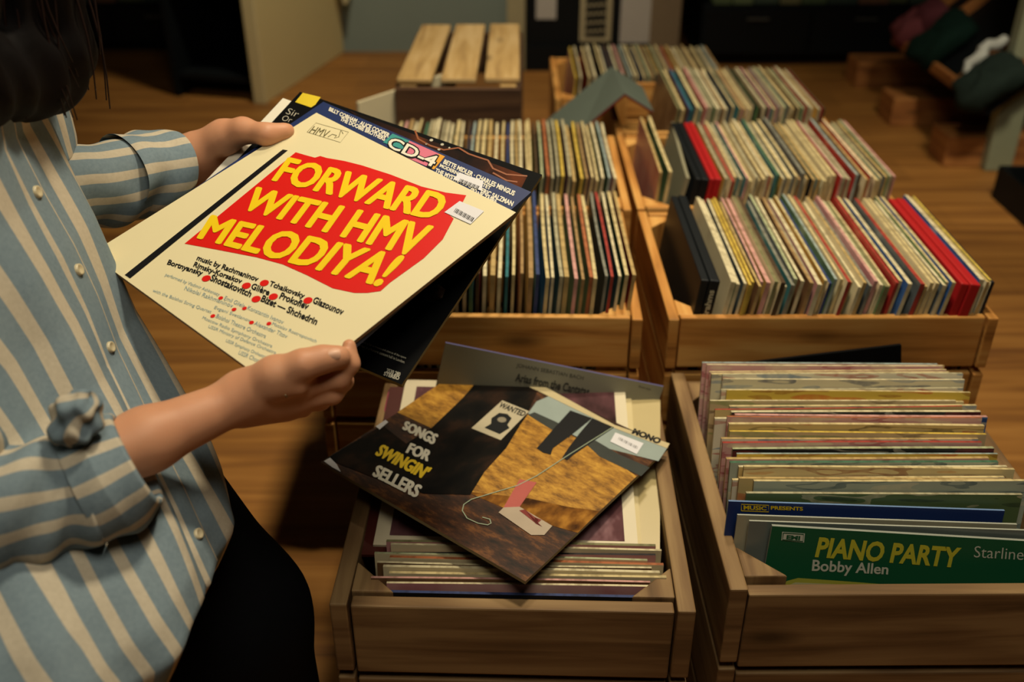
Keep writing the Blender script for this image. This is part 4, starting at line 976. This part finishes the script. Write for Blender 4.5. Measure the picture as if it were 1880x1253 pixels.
# trunk, neck, head, legs (mostly clothed or above the frame)
hd = rel(-.455, .87, .015); fwd = np.array([.82, .02, -.57]); fwd /= np.linalg.norm(fwd); upv = np.array([.57, 0, .82]); sid = np.cross(upv, fwd)
def hp(f, s, u): return hd + fwd * f + sid * s + upv * u
body = [(rel(-.50, .80, -.60), rel(-.54, .85, -.42), .09, .098, .05), (rel(-.54, .85, -.42), rel(-.565, .86, -.27), .098, .095, .05),
        (rel(-.55, .74, -.235), rel(-.55, .98, -.235), .042, .042, .05), (rel(-.545, .86, -.20), hp(-.03, 0, -.06), .052, .05, .03),
        (hp(-.025, 0, .03), hp(.01, 0, .025), .085, .078, .03), (hp(.0, 0, -.01), hp(.045, 0, -.07), .066, .038, .03),
        (hp(.075, 0, .02), hp(.105, 0, -.018), .010, .014, .012), (hp(.085, -.016, -.05), hp(.085, .016, -.05), .009, .009, .008), (hp(.075, 0, -.085), hp(.07, 0, -.088), .016, .016, .012),
        (hp(.07, .034, .022), hp(.07, .034, .022), .016, .016, .008, 'cut'), (hp(.075, -.034, .022), hp(.075, -.034, .022), .016, .016, .008, 'cut'),
        (hp(-.01, .08, .01), hp(-.015, .085, -.02), .014, .010, .008), (hp(-.01, -.08, .01), hp(-.015, -.085, -.02), .014, .010, .008),
        (rel(-.55, .70, -.24), EL, .038, .029, .03), (rel(-.55, 1.02, -.24), EF, .040, .032, .03)]
KR, AR = rel(-.37, .67, -1.055), rel(-.76, .69, -1.085); KL, AL = rel(-.312, .80, -1.045), rel(-.70, .86, -1.085); ML = rel(-.322, .803, -.835)
HR, HL = rel(-.51, .74, -.66), rel(-.46, .84, -.63)
body += [(HR, KR, .075, .055, .03), (KR, AR, .05, .034, .02), (HL, ML, .08, .06, .03), (ML, KL, .06, .055, .02), (KL, AL, .05, .034, .02)]
Vb, Fb = sdf_mesh(body, .0075); Vb = smooth_v(Vb, Fb, 2)
person = np_mesh('person', [(Vb, Fb), (Vf, Ff), (Vn, Fn)], SKIN)
tag(person, 'person in a blue and cream striped shirt kneeling and holding three record sleeves', 'person')
for s_ in (-.034, .034):
    mb = MB(); V = []; n = 14
    c = hp(.066, s_, .022)
    for j in range(9):
        for i in range(n): a, b = math.pi * j / 8, 2 * math.pi * i / n; V.append(c + .0125 * np.array([math.sin(a) * math.cos(b), math.sin(a) * math.sin(b), math.cos(a)]))
    mb.add(V, [(j * n + i, (j + 1) * n + i, (j + 1) * n + (i + 1) % n, j * n + (i + 1) % n) for j in range(8) for i in range(n)], None, 0, True)
    mb.build('eye', plain('eye_white', '#d8d4cc', .2, .6, .02), person)
# thumb nail
def patch(c, ax, nrm, w, l, name, mat, parent):
    ax = ax / np.linalg.norm(ax); nrm = nrm - ax * (nrm @ ax); nrm /= np.linalg.norm(nrm); sd_ = np.cross(nrm, ax); mb = MB(); n = 12; V = []
    for j in range(n + 1):
        for i in range(n + 1):
            u, v = 2 * i / n - 1, 2 * j / n - 1; k = (1 - .5 * abs(v) ** 3 * abs(u)) ; uu = u * math.sqrt(max(0, 1 - .45 * v ** 4)); V.append(c + sd_ * uu * w / 2 + ax * v * l / 2 + nrm * (.0010 - .0030 * uu * uu - .0010 * v * v))
    mb.add(V, [(j * (n + 1) + i, j * (n + 1) + i + 1, (j + 1) * (n + 1) + i + 1, (j + 1) * (n + 1) + i) for j in range(n) for i in range(n)], None, 0, True)
    return mb.build(name, mat, parent)
rr_ = ray(614, 648); rr_ /= np.linalg.norm(rr_); tv = Vn - C0; dep = tv @ rr_; off_ = np.linalg.norm(tv - dep[:, None] * rr_, axis=1)
cand = np.nonzero(off_ < .0016)[0]; k_ = cand[np.argmin(dep[cand])]; axd = th[4] - th[3]; axd /= np.linalg.norm(axd)
nn = Vn[k_] - (th[4] + axd * ((Vn[k_] - th[4]) @ axd)); nn /= np.linalg.norm(nn)
patch(Vn[k_] + nn * .0004, axd, nn, .0108, .013, 'thumb_nail', plain('nail', '#d9ab90', .4, .4, .05), person)

# hair: dark, hanging forward over the chest
M_HAIR = plain('dark_hair', '#0d0909', .75, .12, .4, 90)
hair = [(hp(-.05, 0, .05), hp(.0, 0, .055), .092, .085, .03), (hp(-.04, .06, .0), rel(-.455, .945, -.15), .055, .058, .04), (rel(-.455, .945, -.15), rel(-.450, .945, -.245), .058, .050, .03), (rel(-.450, .945, -.245), rel(-.448, .94, -.275), .05, .02, .02),
        (hp(-.04, -.06, .0), rel(-.47, .80, -.15), .055, .058, .04), (rel(-.47, .80, -.15), rel(-.475, .80, -.25), .058, .045, .03), (hp(-.07, 0, .0), rel(-.60, .86, -.22), .08, .05, .04),
        (rel(-.462, .86, -.24), rel(-.458, .90, -.25), .04, .04, .03)]
Vh, Fh = sdf_mesh(hair, .006); Vh = smooth_v(Vh, Fh, 1)
Vh = Vh + np.stack([.0035 * np.sin(Vh[:, 1] * 190 + 3 * np.sin(Vh[:, 2] * 14)), .0035 * np.sin(Vh[:, 0] * 210), 0 * Vh[:, 0]], 1)
ho = np_mesh('hair', [(Vh, Fh)], M_HAIR, person)
mb = MB(); r3 = random.Random(3)
for k in range(46):
    a = r3.uniform(0, 2 * math.pi); p = rel(-.452 + .055 * math.cos(a), .945 + .055 * math.sin(a), -.05); q_ = rel(-.448 + .05 * math.cos(a) + r3.uniform(-.012, .012), .943 + .05 * math.sin(a) + r3.uniform(-.015, .015), -.275 + r3.uniform(-.025, .035))
    mb.tube([p + (q_ - p) * t + np.array([math.sin(t * 5 + k) * .006, math.cos(t * 4 + k) * .006, 0]) for t in np.linspace(0, 1, 9)], [.0022 * (1 - .7 * t) for t in np.linspace(0, 1, 9)], 5)
mb.build('hair_strands', plain('strand_brown', '#22130e', .6, .2, .3, 40), ho)

# shirt
def shirt_mat():
    m, b, t = base_mat('striped_shirt', .85, .15)
    uv = t.n('ShaderNodeUVMap'); sx = t.n('ShaderNodeSeparateXYZ'); t.l(uv.outputs[0], sx.inputs[0])
    fr = t.n('ShaderNodeMath', op='FRACT'); t.l(sx.outputs[0], fr.inputs[0])
    f = ramp(t, fr.outputs[0], [(0, (1, 1, 1, 1)), (.355, (1, 1, 1, 1)), (.375, (0, 0, 0, 1)), (.98, (0, 0, 0, 1)), (1, (1, 1, 1, 1))])
    n1 = noise(t, 260, 2); n2 = noise(t, 14, 3)
    blue = mixc(t, n1, S('#5f7686'), S('#7d929e')); crm = mixc(t, n1, S('#b7ab95'), S('#cfc4ae'))
    c = mixc(t, f, blue, crm); c = mixc(t, .18, c, mixc(t, n2, S('#6a6f70'), S('#a8a69c')))
    t.l(c, b.inputs['Base Color']); bump(t, b, n1, .15, .0005); return m
SHIRT = shirt_mat()
RINGS = np.array([(-.125, -.525, .86, .055, .060), (-.15, -.53, .86, .062, .072), (-.175, -.535, .86, .078, .105), (-.20, -.548, .86, .098, .148), (-.25, -.567, .86, .118, .174), (-.30, -.577, .86, .125, .178), (-.35, -.567, .86, .127, .179), (-.40, -.547, .85, .127, .180),
                  (-.45, -.532, .84, .127, .182), (-.50, -.515, .82, .127, .185), (-.535, -.492, .79, .13, .19), (-.565, -.467, .75, .135, .195), (-.59, -.445, .715, .14, .20), (-.62, -.431, .69, .146, .202), (-.65, -.424, .68, .150, .200), (-.685, -.440, .672, .148, .192)])
def ringat(s):
    zz = RINGS[:, 0][::-1]; return [np.interp(s, zz, RINGS[:, k][::-1]) for k in (1, 2, 3, 4)]
def torso_pt(u, z, off=0.0):
    cx, cy, rf, rs = ringat(z)
    v = (-.13 - z) / .53
    fold = .0060 * math.sin(9 * u + 6 * v + 1.3 * math.sin(5 * v)) * min(1, max(0, (v - .15) * 2)) + .0035 * math.sin(17 * u - 9 * v) * v + .004 * math.sin(3 * u + 12 * v + 2 * math.sin(2 * u)) * (1 if v > .2 else 0) * .7
    fold *= min(1.0, .25 + abs(u) * 1.6) if abs(u) < .5 else 1.0
    e = 2.3
    c, s_ = math.cos(u), math.sin(u); sc = (abs(c) ** e + abs(s_) ** e) ** (-1 / e)
    rf += .10 * min(1, max(0, (-z - .40) / .22)) * min(1, max(0, -c * 1.6))
    return rel(cx + (rf * sc + fold + off) * c, cy + (rs * sc + fold + off) * s_, z + .012 * math.cos(2 * u) * max(0, v - .8) * 3)
nu, nv = 220, 110; mb = MB(); V = []; 
zs = np.linspace(-.125, -.685, nv)
for z in zs:
    for i in range(nu): V.append(torso_pt(2 * math.pi * i / nu, z))
F = []; UVs = []; NS = 25
def skew(i, z):
    u = 2 * math.pi * i / nu; un = -u if u < math.pi else 2 * math.pi - u     # un > 0 on the near side
    g = min(1, max(0, (un - .12) / .7)) if un > 0 and un < 2.6 else (0 if un <= 0 else max(0, (3.14 - un) / .54))
    return NS * i / nu + .2 + (6.0 if z > -.4 else 9.5) * (z + .4) * g
for j in range(nv - 1):
    for i in range(nu):
        F.append((j * nu + i, (j + 1) * nu + i, (j + 1) * nu + (i + 1) % nu, j * nu + (i + 1) % nu))
        UVs.append([(skew(i, zs[j]), 0), (skew(i, zs[j + 1]), 1), (skew(i + 1, zs[j + 1]), 1), (skew(i + 1, zs[j]), 0)])
mb.add(V, F, UVs, 0, True)
shirt = mb.build('shirt', SHIRT, person)
sm = shirt.modifiers.new('cloth', 'SOLIDIFY'); sm.thickness = .0022; sm.offset = 1
# button placket, its seams, buttons
mb = MB(); V = []; F = []; UVs = []; n = 9; zz = np.linspace(-.15, -.68, 90)
for j, z in enumerate(zz):
    for i in range(n):
        f = i / (n - 1) * 2 - 1; rr = ringat(z); V.append(torso_pt(f * .0175 / rr[3] * 1.15, z, .0042 if 0 < i < n - 1 else .0012))
for j in range(len(zz) - 1):
    for i in range(n - 1):
        F.append((j * n + i, (j + 1) * n + i, (j + 1) * n + i + 1, j * n + i + 1)); m_ = lambda i: [.10, .345, .55, .72, .80, .80, .9, .60, .05][i]
        a, b = [.1, .3, .5, .6, .7, .75, .9, 1.05, 1.2][i], [.1, .3, .5, .6, .7, .75, .9, 1.05, 1.2][i + 1]; UVs.append([(a, 0), (a, 1), (b, 1), (b, 0)])
mb.add(V, F, UVs, 0, True); mb.build('placket', SHIRT, shirt)
M_BTN = plain('button_shell', '#c9bd9c', .3, .5, .1)
for z in (-.262, -.345, -.418, -.49, -.555, -.615):
    c = torso_pt(0, z, .0058); d1 = torso_pt(0, z + .01, .0058) - torso_pt(0, z - .01, .0058); d1 /= np.linalg.norm(d1); nrm = np.cross(np.array([0, 1.0, 0]), d1); nrm = nrm if nrm[0] > 0 else -nrm
    mb = MB(); R = np.stack([np.array([0, 1.0, 0]), np.cross(nrm, [0, 1.0, 0]), nrm], 1); V = []; k = 18
    for rr, hh in ((.0, .0006), (.0032, .0006), (.0042, .0016), (.0056, .0014), (.006, -.002)):
        for i in range(k): V.append(c + R @ np.array([rr * math.cos(2 * math.pi * i / k), rr * math.sin(2 * math.pi * i / k), hh]))
    mb.add(V, [(j * k + i, (j + 1) * k + i, (j + 1) * k + (i + 1) % k, j * k + (i + 1) % k) for j in range(4) for i in range(k)], None, 0, True); mb.build('button', M_BTN, shirt)
# collar
mb = MB(); V = []; n = 60
for j, (dr, z) in enumerate(((0, -.128), (.002, -.10), (.006, -.088), (.020, -.10), (.030, -.135))):
    for i in range(n): u = .16 + (2 * math.pi - .32) * i / (n - 1); V.append(rel(-.525 + (.056 + dr) * math.cos(u), .86 + (.061 + dr) * math.sin(u), z))
mb.add(V, [(j * n + i, (j + 1) * n + i, (j + 1) * n + i + 1, j * n + i + 1) for j in range(4) for i in range(n - 1)], [[(.5, 0), (.5, 1), (.6, 1), (.6, 0)]] * (4 * (n - 1)), 0, True); mb.build('collar', SHIRT, shirt)
def crom(P, n):
    P = [np.array(p, float) for p in P]; Q_ = [2 * P[0] - P[1]] + P + [2 * P[-1] - P[-2]]; out = []
    m = len(P) - 1
    for k in range(n):
        s_ = k / (n - 1) * m; i = min(int(s_), m - 1); t = s_ - i; a, b, c, d = Q_[i:i + 4]
        out.append(.5 * (2 * b + (c - a) * t + (2 * a - 5 * b + 4 * c - d) * t * t + (3 * b - a - 3 * c + d) * t ** 3))
    return np.array(out)
def sleeve_tube(name, pts, rad, parent, seed, ns=11, wr=.004, nv=90, nu=110, phase=0.0, inturn=.010, cross=7.0):
    P = crom(pts, nv); Rr = np.interp(np.linspace(0, 1, nv), np.linspace(0, 1, len(rad)), rad)
    V = []; up = np.array([0, 0, 1.0]); prev = None
    L = np.concatenate([[0], np.cumsum(np.linalg.norm(np.diff(P, axis=0), axis=1))])
    for j in range(nv):
        d = P[min(j + 1, nv - 1)] - P[max(j - 1, 0)]; d /= np.linalg.norm(d)
        a = (up if prev is None else prev); a = a - d * (a @ d); a /= np.linalg.norm(a); prev = a; b = np.cross(d, a)
        for i in range(nu):
            u = 2 * math.pi * i / nu; s_ = L[j]
            w = wr * (math.sin(s_ * 95 + 1.6 * math.sin(u + seed) * 2 + seed) * (.5 + .5 * math.sin(u * 1 + seed * 1.7)) + .6 * math.sin(s_ * 160 + 3 * u + seed) * (.5 + .5 * math.cos(u - seed)) + .5 * math.sin(3 * u + s_ * 20 + seed))
            r = Rr[j] + w; V.append(P[j] + (a * math.cos(u) + b * math.sin(u)) * r)
    # turned-in end
    for q_, (dr, dd) in enumerate(((.93, .002), (.86, 0.0), (.80, -inturn), (.78, -inturn * 2.2))):
        e = P[-1]; d = P[-1] - P[-2]; d /= np.linalg.norm(d)
        for i in range(nu): V.append(e + (V[(nv - 1) * nu + i] - e) * dr + d * dd)
    F = []; UVs = []
    for j in range(nv + 3):
        for i in range(nu):
            F.append((j * nu + i, j * nu + (i + 1) % nu, (j + 1) * nu + (i + 1) % nu, (j + 1) * nu + i)); a, b = ns * i / nu + phase, ns * (i + 1) / nu + phase; UVs.append([(a, 0), (b, 0), (b, 1), (a, 1)])
    mb = MB(); mb.add(V, F, UVs, 0, True); return mb.build(name, SHIRT, parent)
SN = rel(-.55, .70, -.24); SF = rel(-.55, 1.02, -.24)
ne = [SN + (SN - EL) * .22 + np.array([0, .02, 0]), SN + (EL - SN) * .35, SN + (EL - SN) * .72, atd(-85, 938, .803), atd(20, 925, .815), atd(110, 908, .83), atd(178, 893, .838)]
sleeve_tube('sleeve', ne, [.066, .066, .060, .056, .051, .0495, .047], shirt, 1.0, 12, .0045, phase=.1)
sleeve_tube('cuff', [atd(152, 896, .836), atd(200, 874, .842), atd(252, 846, .848)], [.0515, .0535, .0455], shirt, 2.2, 12, .0026, 50, phase=.25)
fe = [SF + (SF - EF) * .25, SF + (EF - SF) * .45, atd(70, 330, 1.05), atd(150, 340, 1.08), atd(225, 328, 1.115), atd(275, 318, 1.14)]
sleeve_tube('sleeve', fe, [.066, .060, .050, .0455, .0445, .042], shirt, 3.1, 11, .0046, phase=.6)
sleeve_tube('cuff', [atd(222, 326, 1.112), atd(275, 316, 1.14), atd(322, 309, 1.165)], [.0465, .049, .0425], shirt, 4.0, 11, .0042, 50, phase=.1)
# crumpled fold of the rolled near cuff
cf = atd(139, 770, .795); ax1 = atd(160, 728, .79) - atd(112, 812, .80); ax1 /= np.linalg.norm(ax1); ax2 = np.cross(ax1, FW); ax2 /= np.linalg.norm(ax2); ax3 = np.cross(ax1, ax2)
mb = MB(); V = []; n, m = 56, 34
for j in range(m + 1):
    t = math.pi * j / m
    for i in range(n):
        p = 2 * math.pi * i / n
        k = 1 + .16 * math.sin(2 * p + 5 * t) * math.sin(t) + .12 * math.sin(3 * p - 7 * t + 1) * math.sin(t) + .06 * math.sin(7 * p + 4 * t)
        V.append(cf + ax1 * .0255 * math.cos(t) * (1 + .1 * math.sin(2 * p)) + (ax2 * .0185 * math.cos(p) + ax3 * .016 * math.sin(p)) * math.sin(t) ** .8 * k)
F = [(j * n + i, j * n + (i + 1) % n, (j + 1) * n + (i + 1) % n, (j + 1) * n + i) for j in range(m) for i in range(n)]
def fu(i, j): return 4.0 * i / n + .9 * math.sin(3 * j / m)
mb.add(V, F, [[(fu(i, j), 0), (fu(i + 1, j), 0), (fu(i + 1, j + 1), 1), (fu(i, j + 1), 1)] for j in range(m) for i in range(n)], 0, True)
mb.build('cuff_fold', SHIRT, shirt)

# trousers and shoes
M_TROU = plain('black_trousers', '#0a0c10', .85, .1, .3, 60)
tr_ = [(HR, KR, .095, .075, .02), (KR, AR, .07, .050, .02), (HL, ML, .110, .091, .03), (ML, KL, .091, .086, .03), (KL, AL, .075, .048, .02), (rel(-.54, .78, -.62), rel(-.54, .88, -.62), .105, .105, .05), (rel(-.55, .85, -.62), rel(-.55, .85, -.52), .10, .09, .04)]
Vt, Ft = sdf_mesh(tr_, .0075); Vt = smooth_v(Vt, Ft, 2); np_mesh('trousers', [(Vt, Ft)], M_TROU, person)
M_SHOE = plain('black_shoe', '#131313', .4, .4, .2)
for pts in ([(rel(-.77, .69, -1.08), rel(-.83, .69, -1.07), .044, .042, .02), (rel(-.83, .69, -1.07), rel(-.89, .69, -1.105), .042, .030, .03)],
            [(rel(-.71, .86, -1.08), rel(-.77, .865, -1.07), .044, .042, .02), (rel(-.77, .865, -1.07), rel(-.83, .865, -1.105), .042, .030, .03)]):
    Vs, Fs = sdf_mesh(pts, .006); np_mesh('shoe', [(smooth_v(Vs, Fs, 2), Fs)], M_SHOE, person)
